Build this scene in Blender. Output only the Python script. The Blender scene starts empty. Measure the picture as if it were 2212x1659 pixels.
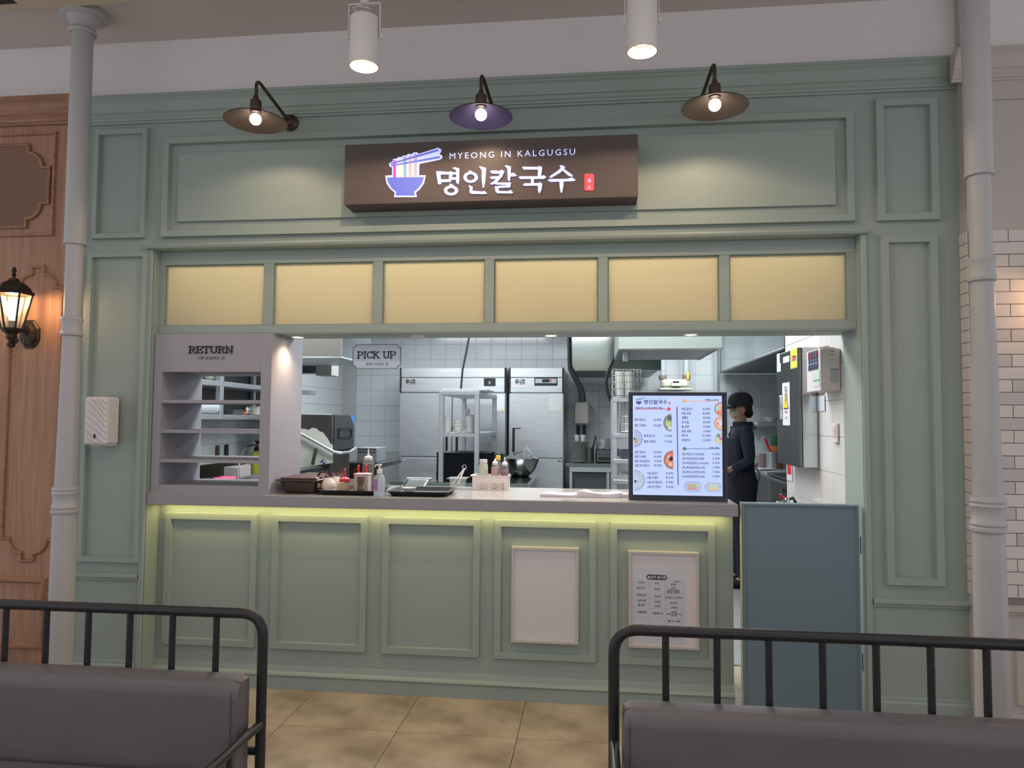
import bpy, bmesh, math, random
from mathutils import Vector, Matrix
random.seed(7)
PI = math.pi
SC = bpy.context.scene
COL = SC.collection

# ------------------------------------------------------------------ camera
F, YAW, PITCH, ROLL, D, HC = 1545.6, 0.112113, 0.049588, 0.0066678, 3.6, 1.43
_f = Vector((-math.sin(YAW)*math.cos(PITCH), math.cos(YAW)*math.cos(PITCH), math.sin(PITCH)))
_r = Vector((math.cos(YAW), math.sin(YAW), 0)); _u = _r.cross(_f)
_r, _u = math.cos(ROLL)*_r + math.sin(ROLL)*_u, -math.sin(ROLL)*_r + math.cos(ROLL)*_u
cam = bpy.data.cameras.new('camera'); co = bpy.data.objects.new('camera', cam); COL.objects.link(co)
cam.sensor_fit = 'HORIZONTAL'; cam.sensor_width = 36; cam.lens = 36*F/2212
cam.clip_start = 0.05; cam.clip_end = 60
co.matrix_world = Matrix(((_r.x, _u.x, -_f.x, 0), (_r.y, _u.y, -_f.y, -D), (_r.z, _u.z, -_f.z, HC), (0, 0, 0, 1)))
SC.camera = co
SC.view_settings.view_transform = 'Standard'; SC.view_settings.look = 'None'
SC.view_settings.gamma = 1.0; SC.view_settings.use_curve_mapping = False
SC.view_settings.exposure = 0.14
SC.cycles.use_denoising = True
SC.cycles.max_bounces = 8; SC.cycles.sample_clamp_indirect = 3.0

# surveying helpers: photograph pixel -> point on a real plane of the room
def ray(px, py):
    d = _f + (px-1106)/F*_r - (py-829.5)/F*_u
    return d/d.y
def P(px, py, Y):
    d = ray(px, py)*(Y+D); return d.x, d.z+HC
def PX(px, Y, py=906): return P(px, py, Y)[0]
def PZ(py, Y, px=1106): return P(px, py, Y)[1]
def G(px, py, Z):
    d = ray(px, py); t = (Z-HC)/d.z; return d.x*t, t-D
def W(px_len, Y): return px_len*(Y+D)/F

# ------------------------------------------------------------------ world + large lights
wd = bpy.data.worlds.new('world'); SC.world = wd; wd.use_nodes = True
bg = wd.node_tree.nodes['Background']; bg.inputs[0].default_value = (0.96, 0.96, 1.0, 1); bg.inputs[1].default_value = 0.75
def area(name, loc, sx, sy, power, color=(1, 1, 1), rot=(0, 0, 0)):
    l = bpy.data.lights.new(name, 'AREA'); l.shape = 'RECTANGLE'; l.size = sx; l.size_y = sy
    l.energy = power; l.color = color
    o = bpy.data.objects.new(name, l); o.location = loc; o.rotation_euler = rot; COL.objects.link(o); return o
def spot(name, loc, power, color, size=1.2, blend=.6, rad=.02, rot=(0, 0, 0)):
    l = bpy.data.lights.new(name, 'SPOT'); l.energy = power; l.color = color
    l.spot_size = size; l.spot_blend = blend; l.shadow_soft_size = rad
    o = bpy.data.objects.new(name, l); o.location = loc; o.rotation_euler = rot; COL.objects.link(o); return o
def point(name, loc, power, color, rad=.03):
    l = bpy.data.lights.new(name, 'POINT'); l.energy = power; l.color = color; l.shadow_soft_size = rad
    o = bpy.data.objects.new(name, l); o.location = loc; COL.objects.link(o); return o
WARM = (1.0, 0.72, 0.46)
area('hall_light', (-.6, -2.3, 3.38), 5.0, .8, 20, (1.0, .95, .9))
area('hall_light', (-.6, -4.6, 3.38), 6.0, 1.0, 20, (1.0, .95, .92))
area('kitchen_light', (-2.75, 1.9, 2.66), .5, 1.2, 16, (.96, .98, 1.0))
area('kitchen_light', (-1.5, 3.6, 2.66), 1.6, .5, 52, (.96, .98, 1.0))
area('kitchen_light', (-1.2, 1.3, 2.66), 1.6, .5, 30, (.96, .98, 1.0))
area('kitchen_light', (.2, 1.1, 2.66), 1.6, .5, 46, (.96, .98, 1.0))
area('kitchen_light', (1.2, 4.2, 2.66), 1.2, .5, 50, (.95, .98, 1.0))

# ------------------------------------------------------------------ materials
def lin(c): return tuple(((v/255)/12.92 if v/255 <= .04045 else ((v/255+.055)/1.055)**2.4) for v in c)
MC = {}
def mat(name, rgb, rough=.5, metal=0, noise=0, scale=8, emit=0, alpha=1, trans=0, bump=0, stretch=None, rgb2=None, spec=.5, coat=0, ior=1.45):
    if name in MC: return MC[name]
    m = bpy.data.materials.new(name); m.use_nodes = True; nt = m.node_tree; b = nt.nodes['Principled BSDF']
    c = lin(rgb); b.inputs['Base Color'].default_value = (*c, 1)
    b.inputs['Roughness'].default_value = rough; b.inputs['Metallic'].default_value = metal
    b.inputs['Specular IOR Level'].default_value = spec; b.inputs['IOR'].default_value = ior
    if alpha < 1: b.inputs['Alpha'].default_value = alpha
    if trans: b.inputs['Transmission Weight'].default_value = trans
    if coat: b.inputs['Coat Weight'].default_value = coat; b.inputs['Coat Roughness'].default_value = .08
    if emit:
        b.inputs['Emission Color'].default_value = (*c, 1); b.inputs['Emission Strength'].default_value = emit
    if noise or bump:
        tc = nt.nodes.new('ShaderNodeTexCoord'); mp = nt.nodes.new('ShaderNodeMapping'); n = nt.nodes.new('ShaderNodeTexNoise')
        n.inputs['Scale'].default_value = scale; n.inputs['Detail'].default_value = 6
        if stretch: mp.inputs['Scale'].default_value = stretch
        nt.links.new(tc.outputs['Object'], mp.inputs[0]); nt.links.new(mp.outputs[0], n.inputs['Vector'])
        if noise:
            r = nt.nodes.new('ShaderNodeMapRange'); r.inputs['From Min'].default_value = .35; r.inputs['From Max'].default_value = .65
            mx = nt.nodes.new('ShaderNodeMix'); mx.data_type = 'RGBA'
            c2 = lin(rgb2) if rgb2 else tuple(v*(1-noise) for v in c)
            mx.inputs['A'].default_value = (*c, 1); mx.inputs['B'].default_value = (*c2, 1)
            nt.links.new(n.outputs['Fac'], r.inputs['Value']); nt.links.new(r.outputs[0], mx.inputs['Factor'])
            nt.links.new(mx.outputs['Result'], b.inputs['Base Color'])
        if bump:
            bp = nt.nodes.new('ShaderNodeBump'); bp.inputs['Strength'].default_value = bump; bp.inputs['Distance'].default_value = .01
            nt.links.new(n.outputs['Fac'], bp.inputs['Height']); nt.links.new(bp.outputs[0], b.inputs['Normal'])
    MC[name] = m; return m
GREEN = mat('sage_paint', (148, 161, 155), .5, noise=.04, scale=3)
GATEM = mat('gate_paint', (106, 126, 136), .45, noise=.05, scale=3)
WHITEW = mat('white_wall_paint', (226, 222, 224), .8, noise=.03, scale=2)
CEILM = mat('ceiling_paint', (204, 192, 186), .85, noise=.03, scale=2)
BEIGE = mat('beige_paint', (182, 175, 169), .6, noise=.03, scale=3)
BRICK = mat('white_glazed_tile', (206, 198, 194), .3, noise=.08, scale=2.5)
BRICK2 = mat('grey_glazed_tile', (188, 180, 178), .3, noise=.08, scale=2.5)
GROUTD = mat('grey_grout', (132, 128, 124), .9)
COLM = mat('column_paint', (172, 171, 173), .45, noise=.04, scale=2)
WOOD = mat('oak_veneer', (166, 126, 102), .5, noise=1, scale=9, stretch=(7, 7, .35), rgb2=(146, 108, 85), bump=.05)
WOODM = mat('oak_moulding', (160, 118, 92), .45, noise=1, scale=9, stretch=(.5, 5, 5), rgb2=(134, 94, 70))
FLOORM = mat('stone_look_vinyl', (178, 164, 146), .4, noise=1, scale=4.5, rgb2=(138, 124, 107))
FLOORK = mat('kitchen_floor_tile', (150, 152, 152), .4, noise=.1, scale=5)
KTILE = mat('kitchen_wall_tile', (196, 204, 208), .12, noise=.03, scale=1.5)
KTILEW = mat('warm_white_wall_tile', (214, 212, 210), .14, noise=.03, scale=1.5)
KGROUT = mat('kitchen_grout', (172, 176, 178), .9)
STEEL = mat('stainless_steel', (204, 210, 216), .4, .82, noise=.12, scale=4, stretch=(1, 1, 14))
STEELB = mat('polished_steel', (190, 196, 196), .13, 1, noise=.08, scale=3, bump=.04)
STEELD = mat('dark_stainless', (120, 122, 124), .34, 1, noise=.2, scale=5)
CHROME = mat('chrome', (215, 218, 222), .08, 1)
BLACKM = mat('black_plastic', (30, 30, 33), .4)
BLACKT = mat('black_tray_plastic', (36, 38, 41), .5, noise=.1, scale=30)
BENCHM = mat('black_powder_coat', (40, 39, 43), .36, noise=.25, scale=60)
VINYL = mat('grey_vinyl', (100, 96, 100), .42, noise=.1, scale=5, bump=.02)
LAMP = mat('bronze_lamp_metal', (84, 70, 62), .42, .6, noise=.15, scale=20)
LAMPIN = mat('lamp_inner_enamel', (104, 88, 78), .35, .2)
LANT = mat('lantern_iron', (58, 48, 44), .45, .5, noise=.2, scale=30)
SIGNB = mat('sign_face', (84, 74, 74), .6, noise=.06, scale=3)
COUNTER = mat('counter_laminate', (146, 144, 150), .3, noise=.05, scale=6)
CTOP = mat('counter_solid_surface', (180, 175, 168), .16, noise=.05, scale=6, coat=.3)
CAB = mat('cabinet_laminate', (154, 152, 160), .5, noise=.04, scale=3)
LETTER = mat('black_letters', (38, 36, 40), .5)
WHITEP = mat('white_plastic', (216, 210, 212), .45)
WHITEP2 = mat('aged_white_plastic', (196, 188, 186), .5)
WHITEM = mat('white_enamel_metal', (214, 210, 206), .4)
GLOW = mat('warm_led', (255, 236, 205), emit=14)
GLOWB = mat('bulb_glass', (255, 244, 230), emit=9)
GLOWD = mat('dim_led', (255, 222, 160), emit=2.2)
GLASS = mat('clear_glass', (240, 245, 245), .03, trans=1)
LGLASS = mat('lantern_glass', (255, 240, 215), .1, alpha=.28)
CLEARP = mat('clear_plastic', (220, 228, 230), .15, alpha=.32)
CLEARM = mat('milky_plastic', (190, 198, 198), .3, alpha=.22)
RED = mat('red_plastic', (206, 48, 58), .35)
DISH = mat('white_ceramic', (208, 210, 206), .25)
PAPER = mat('paper', (206, 202, 206), .8, noise=.03, scale=4)
INK = mat('grey_ink', (84, 84, 92), .8)
LINE = mat('light_ink', (168, 170, 182), .8)
RUBBER = mat('black_rubber', (34, 36, 42), .5)
NAVY = mat('navy_cotton', (44, 52, 70), .85, noise=.15, scale=8)
SKIN = mat('skin', (176, 138, 118), .55)
HAIR = mat('black_hair', (26, 24, 26), .5)

# ------------------------------------------------------------------ mesh builder
class MB:
    def __init__(s): s.v = []; s.f = []
    def add(s, v, f):
        n = len(s.v); s.v += [tuple(p) for p in v]; s.f += [tuple(i+n for i in q) for q in f]; return n
    def box(s, x0, x1, y0, y1, z0, z1, b=0):
        if x0 > x1: x0, x1 = x1, x0
        if y0 > y1: y0, y1 = y1, y0
        if z0 > z1: z0, z1 = z1, z0
        if not b:
            s.add([(x, y, z) for x in (x0, x1) for y in (y0, y1) for z in (z0, z1)],
                  [(0, 1, 3, 2), (4, 6, 7, 5), (0, 4, 5, 1), (2, 3, 7, 6), (0, 2, 6, 4), (1, 5, 7, 3)]); return s
        b = min(b, (x1-x0)*.49, (y1-y0)*.49, (z1-z0)*.49)
        bm = bmesh.new()
        for x, sx in ((x0, 1), (x1, -1)):
            for y, sy in ((y0, 1), (y1, -1)):
                for z, sz in ((z0, 1), (z1, -1)):
                    for k in ((0, b, b), (b, 0, b), (b, b, 0)): bm.verts.new((x+sx*k[0], y+sy*k[1], z+sz*k[2]))
        bmesh.ops.convex_hull(bm, input=bm.verts)
        bmesh.ops.dissolve_limit(bm, angle_limit=.01, verts=bm.verts, edges=bm.edges)
        bm.verts.index_update()
        s.add([tuple(v.co) for v in bm.verts], [[v.index for v in f.verts] for f in bm.faces]); bm.free(); return s
    def lathe(s, cx, cy, prof, n=24, cap=True, sx=1, sy=1, a0=0):
        v = []; f = []; m = len(prof)
        for r, z in prof:
            for i in range(n):
                a = a0+2*PI*i/n; v.append((cx+sx*r*math.cos(a), cy+sy*r*math.sin(a), z))
        for j in range(m-1):
            for i in range(n):
                k = (i+1) % n; f.append((j*n+i, j*n+k, (j+1)*n+k, (j+1)*n+i))
        if cap:
            if prof[0][0] > 1e-5: f.append(tuple(range(n))[::-1])
            if prof[-1][0] > 1e-5: f.append(tuple((m-1)*n+i for i in range(n)))
        s.add(v, f); return s
    def tube(s, pts, r, n=10, cap=True):
        pts = [Vector(p) for p in pts]; m = len(pts); rr = r if isinstance(r, (list, tuple)) else [r]*m
        t0 = (pts[1]-pts[0]).normalized(); a = t0.orthogonal().normalized(); v = []; f = []
        for j in range(m):
            t = ((pts[j]-pts[j-1]).normalized() if j else t0) + ((pts[j+1]-pts[j]).normalized() if j < m-1 else (pts[j]-pts[j-1]).normalized())
            t.normalize(); a = (a-t*a.dot(t)).normalized(); b = t.cross(a)
            for i in range(n):
                w = 2*PI*i/n; v.append(tuple(pts[j]+a*math.cos(w)*rr[j]+b*math.sin(w)*rr[j]))
        for j in range(m-1):
            for i in range(n):
                k = (i+1) % n; f.append((j*n+i, j*n+k, (j+1)*n+k, (j+1)*n+i))
        if cap: f.append(tuple(range(n))[::-1]); f.append(tuple((m-1)*n+i for i in range(n)))
        s.add(v, f); return s
    def prism(s, poly, y0, y1):          # polygon in x,z extruded along y
        n = len(poly)
        s.add([(x, y0, z) for x, z in poly]+[(x, y1, z) for x, z in poly],
              [tuple(range(n)), tuple(range(2*n-1, n-1, -1))]+[(i, i+n, (i+1) % n+n, (i+1) % n) for i in range(n)]); return s
    def prof_x(s, prof, x0, x1):         # profile in y,z swept along x
        n = len(prof)
        s.add([(x0, y, z) for y, z in prof]+[(x1, y, z) for y, z in prof],
              [tuple(range(n)), tuple(range(2*n-1, n-1, -1))]+[(i, i+n, (i+1) % n+n, (i+1) % n) for i in range(n)]); return s
    def prism_x(s, poly, x0, x1): return s.prof_x(poly, x0, x1)
    def ring(s, x0, x1, z0, z1, w, y0, y1, bev=0):  # rectangular frame; front at y0 (towards the hall)
        v = []
        for (a, b, c, d, y) in ((x0, x1, z0, z1, y1), (x0+bev, x1-bev, z0+bev, z1-bev, y0), (x0+w-bev, x1-w+bev, z0+w-bev, z1-w+bev, y0), (x0+w, x1-w, z0+w, z1-w, y1)):
            v += [(a, y, c), (b, y, c), (b, y, d), (a, y, d)]
        f = []
        for k in range(4):
            for i in range(4):
                j = (i+1) % 4; q = (k+1) % 4; f.append((k*4+i, k*4+j, q*4+j, q*4+i))
        s.add(v, f); return s
    def sphere(s, c, r, n=16, m=10, sz=1, sx=1, sy=1):
        prof = [(max(r*math.sin(PI*j/m), 1e-6), c[2]-r*sz*math.cos(PI*j/m)) for j in range(m+1)]
        return s.lathe(c[0], c[1], prof, n, False, sx, sy)
    def move(s, fn, i0=0):
        s.v[i0:] = [tuple(fn(Vector(p))) for p in s.v[i0:]]; return s
    def rotz(s, c, a, i0=0):
        ca, sa = math.cos(a), math.sin(a)
        return s.move(lambda p: (c[0]+(p.x-c[0])*ca-(p.y-c[1])*sa, c[1]+(p.x-c[0])*sa+(p.y-c[1])*ca, p.z), i0)

def setp(o, label=None, cat=None, group=None, kind=None):
    if label: o['label'] = label
    if cat: o['category'] = cat
    if group: o['group'] = group
    if kind: o['kind'] = kind
    return o
def wloc(o):
    l = Vector((0, 0, 0))
    while o: l = l+o.location; o = o.parent
    return l
def obj(name, mb, m, parent=None, smooth=False, label=None, kind=None, cat=None, group=None, loc=None):
    me = bpy.data.meshes.new(name)
    off = wloc(parent) if parent else Vector((0, 0, 0))
    org = Vector(loc) if loc is not None else off
    me.from_pydata([(x-org.x, y-org.y, z-org.z) for x, y, z in mb.v], [], mb.f); me.update()
    bm = bmesh.new(); bm.from_mesh(me); bmesh.ops.recalc_face_normals(bm, faces=bm.faces); bm.to_mesh(me); bm.free()
    if smooth:
        me.shade_smooth(); me.set_sharp_from_angle(angle=math.radians(35))
    me.materials.append(m)
    o = bpy.data.objects.new(name, me); COL.objects.link(o)
    if parent: o.parent = parent
    o.location = org-off
    return setp(o, label, cat, group, kind)
def thing(name, label, cat, loc=(0, 0, 0), group=None, kind=None):
    o = bpy.data.objects.new(name, None); COL.objects.link(o); o.location = loc; o.empty_display_size = .05
    return setp(o, label, cat, group, kind)
def copy_tree(o, parent=None, shift=(0, 0, 0)):
    c = o.copy(); COL.objects.link(c)
    if parent: c.parent = parent
    else: c.location = Vector(o.location)+Vector(shift)
    for ch in list(o.children): copy_tree(ch, c)
    return c
def fillet(a, b, c, r, n=6):
    a, b, c = Vector(a), Vector(b), Vector(c); u = (a-b).normalized(); v = (c-b).normalized()
    return [tuple((b+u*r)*(1-t)**2+b*2*t*(1-t)+(b+v*r)*t*t) for t in [i/n for i in range(n+1)]]

# text: cached outlines laid on a plane
TC = {}
def glyphs(body, bold=0, sp=1.0):
    k = (body, bold, sp)
    if k in TC: return TC[k]
    c = bpy.data.curves.new('t', 'FONT'); c.body = body; c.size = 1; c.offset = bold; c.space_character = sp; c.resolution_u = 2
    o = bpy.data.objects.new('t', c); COL.objects.link(o); bpy.context.view_layer.update()
    dg = bpy.context.evaluated_depsgraph_get(); me = o.evaluated_get(dg).to_mesh()
    r = ([(v.co.x, v.co.y) for v in me.vertices], [tuple(p.vertices) for p in me.polygons])
    o.evaluated_get(dg).to_mesh_clear(); bpy.data.objects.remove(o); bpy.data.curves.remove(c)
    TC[k] = r; return r
def text(mb, body, x, z, h, y, w=None, bold=.01, sp=1.0, al='l', slope=0, side=None):
    v, f = glyphs(body, bold, sp)
    if not v: return mb
    x0 = min(p[0] for p in v); x1 = max(p[0] for p in v); k = h
    kx = (w/(x1-x0)) if w else k
    sh = {'l': x0, 'c': (x0+x1)/2, 'r': x1}[al]
    if side is None: mb.add([(x+(a-sh)*kx, y, z+b*k+slope*(a-sh)*kx) for a, b in v], f)
    else: mb.add([(side, y-(a-sh)*kx, z+b*k) for a, b in v], f)     # on a face turned to -x
    return mb
SL = {  # slab-serif strokes
 'R': (.9, [[(.18, 0), (.18, 1)], [(.18, .93), (.5, .93), (.68, .86), (.74, .73), (.68, .6), (.5, .52), (.18, .52)], [(.46, .52), (.72, .07)], [(.02, .06), (.36, .06)], [(.02, .94), (.2, .94)], [(.68, .06), (.92, .06)]]),
 'E': (.82, [[(.18, 0), (.18, 1)], [(.02, .94), (.76, .94), (.76, .76)], [(.18, .5), (.58, .5)], [(.02, .06), (.78, .06), (.78, .25)], [(.58, .6), (.58, .4)]]),
 'T': (.86, [[(.43, 0), (.43, 1)], [(.06, .74), (.06, .94), (.8, .94), (.8, .74)], [(.26, .06), (.6, .06)]]),
 'U': (.94, [[(.18, .94), (.18, .35), (.24, .15), (.36, .07), (.5, .06), (.64, .1), (.74, .2), (.77, .35), (.77, .94)], [(.02, .94), (.34, .94)], [(.62, .94), (.92, .94)]]),
 'N': (.96, [[(.18, 0), (.18, .94)], [(.18, .94), (.76, .06)], [(.78, 0), (.78, 1)], [(.02, .06), (.34, .06)], [(.02, .94), (.2, .94)], [(.64, .94), (.94, .94)]]),
 'P': (.84, [[(.18, 0), (.18, 1)], [(.18, .93), (.5, .93), (.7, .86), (.76, .7), (.7, .54), (.5, .46), (.18, .46)], [(.02, .06), (.38, .06)], [(.02, .94), (.2, .94)]]),
 'I': (.42, [[(.21, 0), (.21, 1)], [(.05, .06), (.37, .06)], [(.05, .94), (.37, .94)]]),
 'C': (.86, [[(.76, .78), (.68, .88), (.5, .94), (.3, .88), (.16, .72), (.12, .5), (.16, .28), (.3, .12), (.5, .06), (.68, .12), (.78, .24)], [(.76, .7), (.76, .96)]]),
 'K': (.92, [[(.18, 0), (.18, 1)], [(.2, .45), (.74, .93)], [(.36, .56), (.78, .06)], [(.02, .06), (.34, .06)], [(.02, .94), (.34, .94)], [(.62, .94), (.88, .94)], [(.62, .06), (.92, .06)]]),
 ' ': (.42, [])}
def slab(mb, s, x0, x1, z0, h, y0, y1, t=.135, slope=0):
    tot = sum(SL[c][0] for c in s); k = (x1-x0)/tot; x = x0
    for c in s:
        for st in SL[c][1]:
            for (a, b), (e, g) in zip(st, st[1:]):
                p = Vector((x+a*k, z0+b*h)); q = Vector((x+e*k, z0+g*h)); d = (q-p); L = d.length; d.normalize()
                th = t*h*(.62 if abs(d.x) > .9 else .8); n = Vector((-d.y, d.x))*th*.62; ee = d*th*.35
                pts = [p-n-ee, q-n+ee, q+n+ee, p+n-ee]
                mb.prism([(u.x, u.y+slope*(u.x-x0)) for u in pts], y0, y1)
        x += SL[c][0]*k
    return mb

def slab_letters(s, x0, x1, z0, h, y0, y1, prt):
    tot = sum(SL[c][0] for c in s); k = (x1-x0)/tot; x = x0
    for c in s:
        if c != ' ': obj('letter', slab(MB(), c, x, x+SL[c][0]*k, z0, h, y0, y1), LETTER, prt)
        x += SL[c][0]*k
def islands(name, mb, m, prt):
    par = list(range(len(mb.v)))
    def fd(a):
        while par[a] != a: par[a] = par[par[a]]; a = par[a]
        return a
    for f in mb.f:
        for q in f[1:]: par[fd(q)] = fd(f[0])
    g = {}
    for f in mb.f: g.setdefault(fd(f[0]), []).append(f)
    for r, fs in sorted(g.items(), key=lambda kv: mb.v[kv[0]][0]):
        ids = sorted({i for f in fs for i in f}); mp = {a: b for b, a in enumerate(ids)}
        q = MB(); q.add([mb.v[i] for i in ids], [tuple(mp[i] for i in f) for f in fs]); obj(name, q, m, prt)
# ================================================================== SETTING
def struct(name, mb, m, parent=None, **k):
    return obj(name, mb, m, parent, kind=None if parent else 'structure', **k)
XL, XR = -2.36, 1.286            # opening jambs
SOF = 1.885
CEIL = 3.5
# floors
fl = struct('floor', MB().box(-4.2, 3.6, -7, .25, -.1, -.006), mat('floor_joint', (92, 76, 58), .8))
tile = None; T = .5535
for i in range(-5, 7):
    for j in range(-4, 2):
        x = -.889+i*T; y = -.33+j*T
        if y < -3.2: continue
        if tile is None:
            mb = MB().box(.0015, T-.0015, .0015, T-.0015, -.006, 0, .0006); tile = obj('floor_tile', mb, FLOORM, fl); tile.location = (x, y, 0)
        else:
            c = tile.copy(); COL.objects.link(c); c.location = (x, y, 0); c.name = 'floor_tile'
struct('floor', MB().box(-3.3, 3.3, .25+T, 5.4, -.1, 0), FLOORK)
struct('ceiling', MB().box(-4.2, 3.6, -7, 0, CEIL, CEIL+.1), CEILM)
struct('ceiling', MB().box(-3.3, 3.3, .25, 5.4, 2.7, 2.8), WHITEW)

# sage shopfront wall
wf = MB()
wf.box(-2.80, XL, 0, .25, 0, 3.2).box(XR, 1.80, 0, .25, 0, 3.2).box(XL, XR, 0, .30, 2.335, 3.2)
wall = struct('wall_front', wf, GREEN)
struct('wall_upper', MB().box(-4.2, 3.6, 0, .25, 3.2, CEIL), WHITEW)
def crown(x0, x1, off, m, parent, k=1.0):
    pr = [(0, 3.035), (-.012, 3.035), (-.014, 3.045), (-.022, 3.047), (-.024, 3.058), (-.03, 3.063), (-.03, 3.082), (-.038, 3.086), (-.04, 3.098),
          (-.055, 3.135), (-.066, 3.145), (-.066, 3.153), (-.074, 3.158), (-.074, 3.172), (0, 3.172)]
    return obj('crown_moulding', MB().prof_x([(y+off, z+.0) for y, z in pr]+[(off+.01, 3.172), (off+.01, 3.035)], x0, x1), m, parent)
crown(-2.80, 1.745, 0, GREEN, wall)
obj('crown_board', MB().box(-2.80, 1.745, -.01, .0, 3.172, 3.2), GREEN, wall)
# casing around the opening
cs = MB()
cs.prof_x([(0, 2.335), (-.03, 2.338), (-.036, 2.350), (-.03, 2.362), (0, 2.365)], -2.395, 1.32)
obj('opening_casing', cs, GREEN, wall)
for x0, x1 in ((-2.39, -2.362), (1.288, 1.316)):
    obj('opening_casing', MB().box(x0, x1, -.014, .0, 0, 2.337, .004), GREEN, wall)
# frames and raised panels
def frame(px0, px1, py0, py1, w, prt=wall, y=0, m=GREEN, t=.018, name='panel_frame'):
    x0, z1 = P(px0, py0, y-t); x1, z0 = P(px1, py1, y-t)
    obj(name, MB().ring(x0, x1, z0, z1, w, y-t-.006, y, .003), m, prt); return x0, x1, z0, z1
zt = PZ(282, 0, 341)
fx0, fz1 = -2.315, 2.945; fx1, fz0 = 1.262, 2.398
obj('panel_frame', MB().ring(fx0, fx1, fz0, fz1, .038, -.027, 0, .003), GREEN, wall)
obj('raised_panel', MB().box(fx0+.085, fx1-.085, -.016, 0, fz0+.085, fz1-.085, .002), GREEN, wall)
frame(205, 313, 281, 514, .032); frame(1890, 2031, 214, 475, .04)
frame(190, 299, 545, 1217, .032); frame(1901, 2043, 508, 1268, .04)
# chair rail, skirting
for x0, x1 in ((-2.80, -2.392), (1.318, 1.745)):
    obj('chair_rail', MB().prof_x([(0, .562), (-.014, .564), (-.014, .574), (-.026, .58), (-.026, .592), (-.01, .6), (0, .602)], x0, x1), GREEN, wall)
    obj('skirting', MB().prof_x([(0, 0), (-.016, 0), (-.016, .12), (-.01, .128), (-.01, .14), (0, .145)], x0, x1), GREEN, wall)

# oak wall at the left
ow = struct('wall_left', MB().box(-4.2, -2.80, -.035, .25, 0, 3.2), WOOD)
crown(-4.2, -2.79, -.04, WOODM, ow)
obj('crown_board', MB().box(-4.2, -2.79, -.045, -.035, 3.172, 3.2), WOODM, ow)
def pline(name, pts, r, m, prt, y, closed=True):
    q = [(a, y, b) for a, b in pts]
    if closed: q = q+[q[0]]
    for a, b in zip(q, q[1:]): pass
    return obj(name, MB().tube(q, r, 8), m, prt)
def ornate(x0, x1, z0, z1, cr, st):
    """rectangle with stepped, scooped corners"""
    pts = []
    for sx, sz, X, Z in ((1, 1, x1, z1), (1, -1, x1, z0), (-1, -1, x0, z0), (-1, 1, x0, z1)):
        c = [(X-sx*(cr+st), Z), (X-sx*(cr+st), Z-sz*st)]
        for k in range(0, 7):
            a = PI/2*k/6
            c.append((X-sx*(cr+st)+sx*cr*math.sin(a), Z-sz*st-sz*cr*(1-math.cos(a))))
        c += [(X, Z-sz*(cr+st))]
        if sx*sz < 0: c = c[::-1]
        pts += c
    return pts
wy = -.035
xw = PX(126, wy, 290); zz0 = PZ(512, wy, 60); zz1 = PZ(287, wy, 60)
obj('panel_frame', MB().ring(-3.75, xw, zz0, zz1, .02, wy-.014, wy, .005), WOODM, ow)
ox1, oz1 = P(112, 312, wy); _, oz0 = P(20, 492, wy)
op = ornate(-3.6, ox1, oz0, oz1, .085, .045)
obj('bronze_mirror', MB().prism(op, wy-.008, wy), mat('bronze_mirror', (104, 78, 66), .1, .8), ow)
pline('mirror_bead', op, .010, WOODM, ow, wy-.008)
x0_, z1_ = P(22, 578, wy); x1_, z0_ = P(119, 1213, wy)
pline('panel_bead', ornate(-3.16, x1_-.01, z0_, z1_, .075, .04), .010, WOODM, ow, wy-.004)
xb, zb1 = P(104, 1247, wy); _, zb0 = P(60, 1402, wy)
obj('panel_frame', MB().ring(-3.75, xb, zb0, zb1, .035, wy-.022, wy, .012), WOODM, ow)
obj('skirting', MB().box(-4.2, -2.80, wy-.015, wy, 0, .1, .004), WOODM, ow)

# neighbouring shopfront at the right: projecting wall, white brick tiles
NY = -.072
nw = struct('wall_right', MB().box(1.745, 3.6, NY, 0, 0, CEIL), BEIGE)
pr = [(0, 3.035), (-.012, 3.035), (-.014, 3.045), (-.022, 3.047), (-.024, 3.058), (-.03, 3.063), (-.03, 3.082), (-.038, 3.086), (-.04, 3.098),
      (-.055, 3.135), (-.066, 3.145), (-.066, 3.153), (-.074, 3.158), (-.074, 3.172), (0, 3.172)]
obj('crown_moulding', MB().prof_x([(y+NY, z) for y, z in pr], 1.745-.06, 3.6), BEIGE, nw)
cm = MB().add([], []) if False else None
obj('frieze_board', MB().box(1.742, 3.6, NY-.012, NY, PZ(217, NY, 2143), 3.035, .003), BEIGE, nw)
obj('upper_wall_face', MB().box(1.744, 3.6, NY-.004, NY+.02, 3.172, CEIL), WHITEW, nw)
obj('chair_rail', MB().prof_x([(NY, .562), (NY-.014, .564), (NY-.014, .574), (NY-.03, .58), (NY-.03, .596), (NY-.01, .602), (NY, .604)], 1.735, 3.6), BEIGE, nw)
obj('wainscot_frame', MB().ring(1.90, 3.5, .16, .46, .035, NY-.014, NY, .003), BEIGE, nw)
obj('skirting', MB().box(1.74, 3.6, NY-.014, NY, 0, .12, .004), BEIGE, nw)
zt1 = PZ(497, NY, 2143); RH = .0583; BL = .2
obj('tile_bed', MB().box(1.746, 2.80, NY-.003, NY, .606, zt1), GROUTD, nw)
prot = {}
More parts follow.
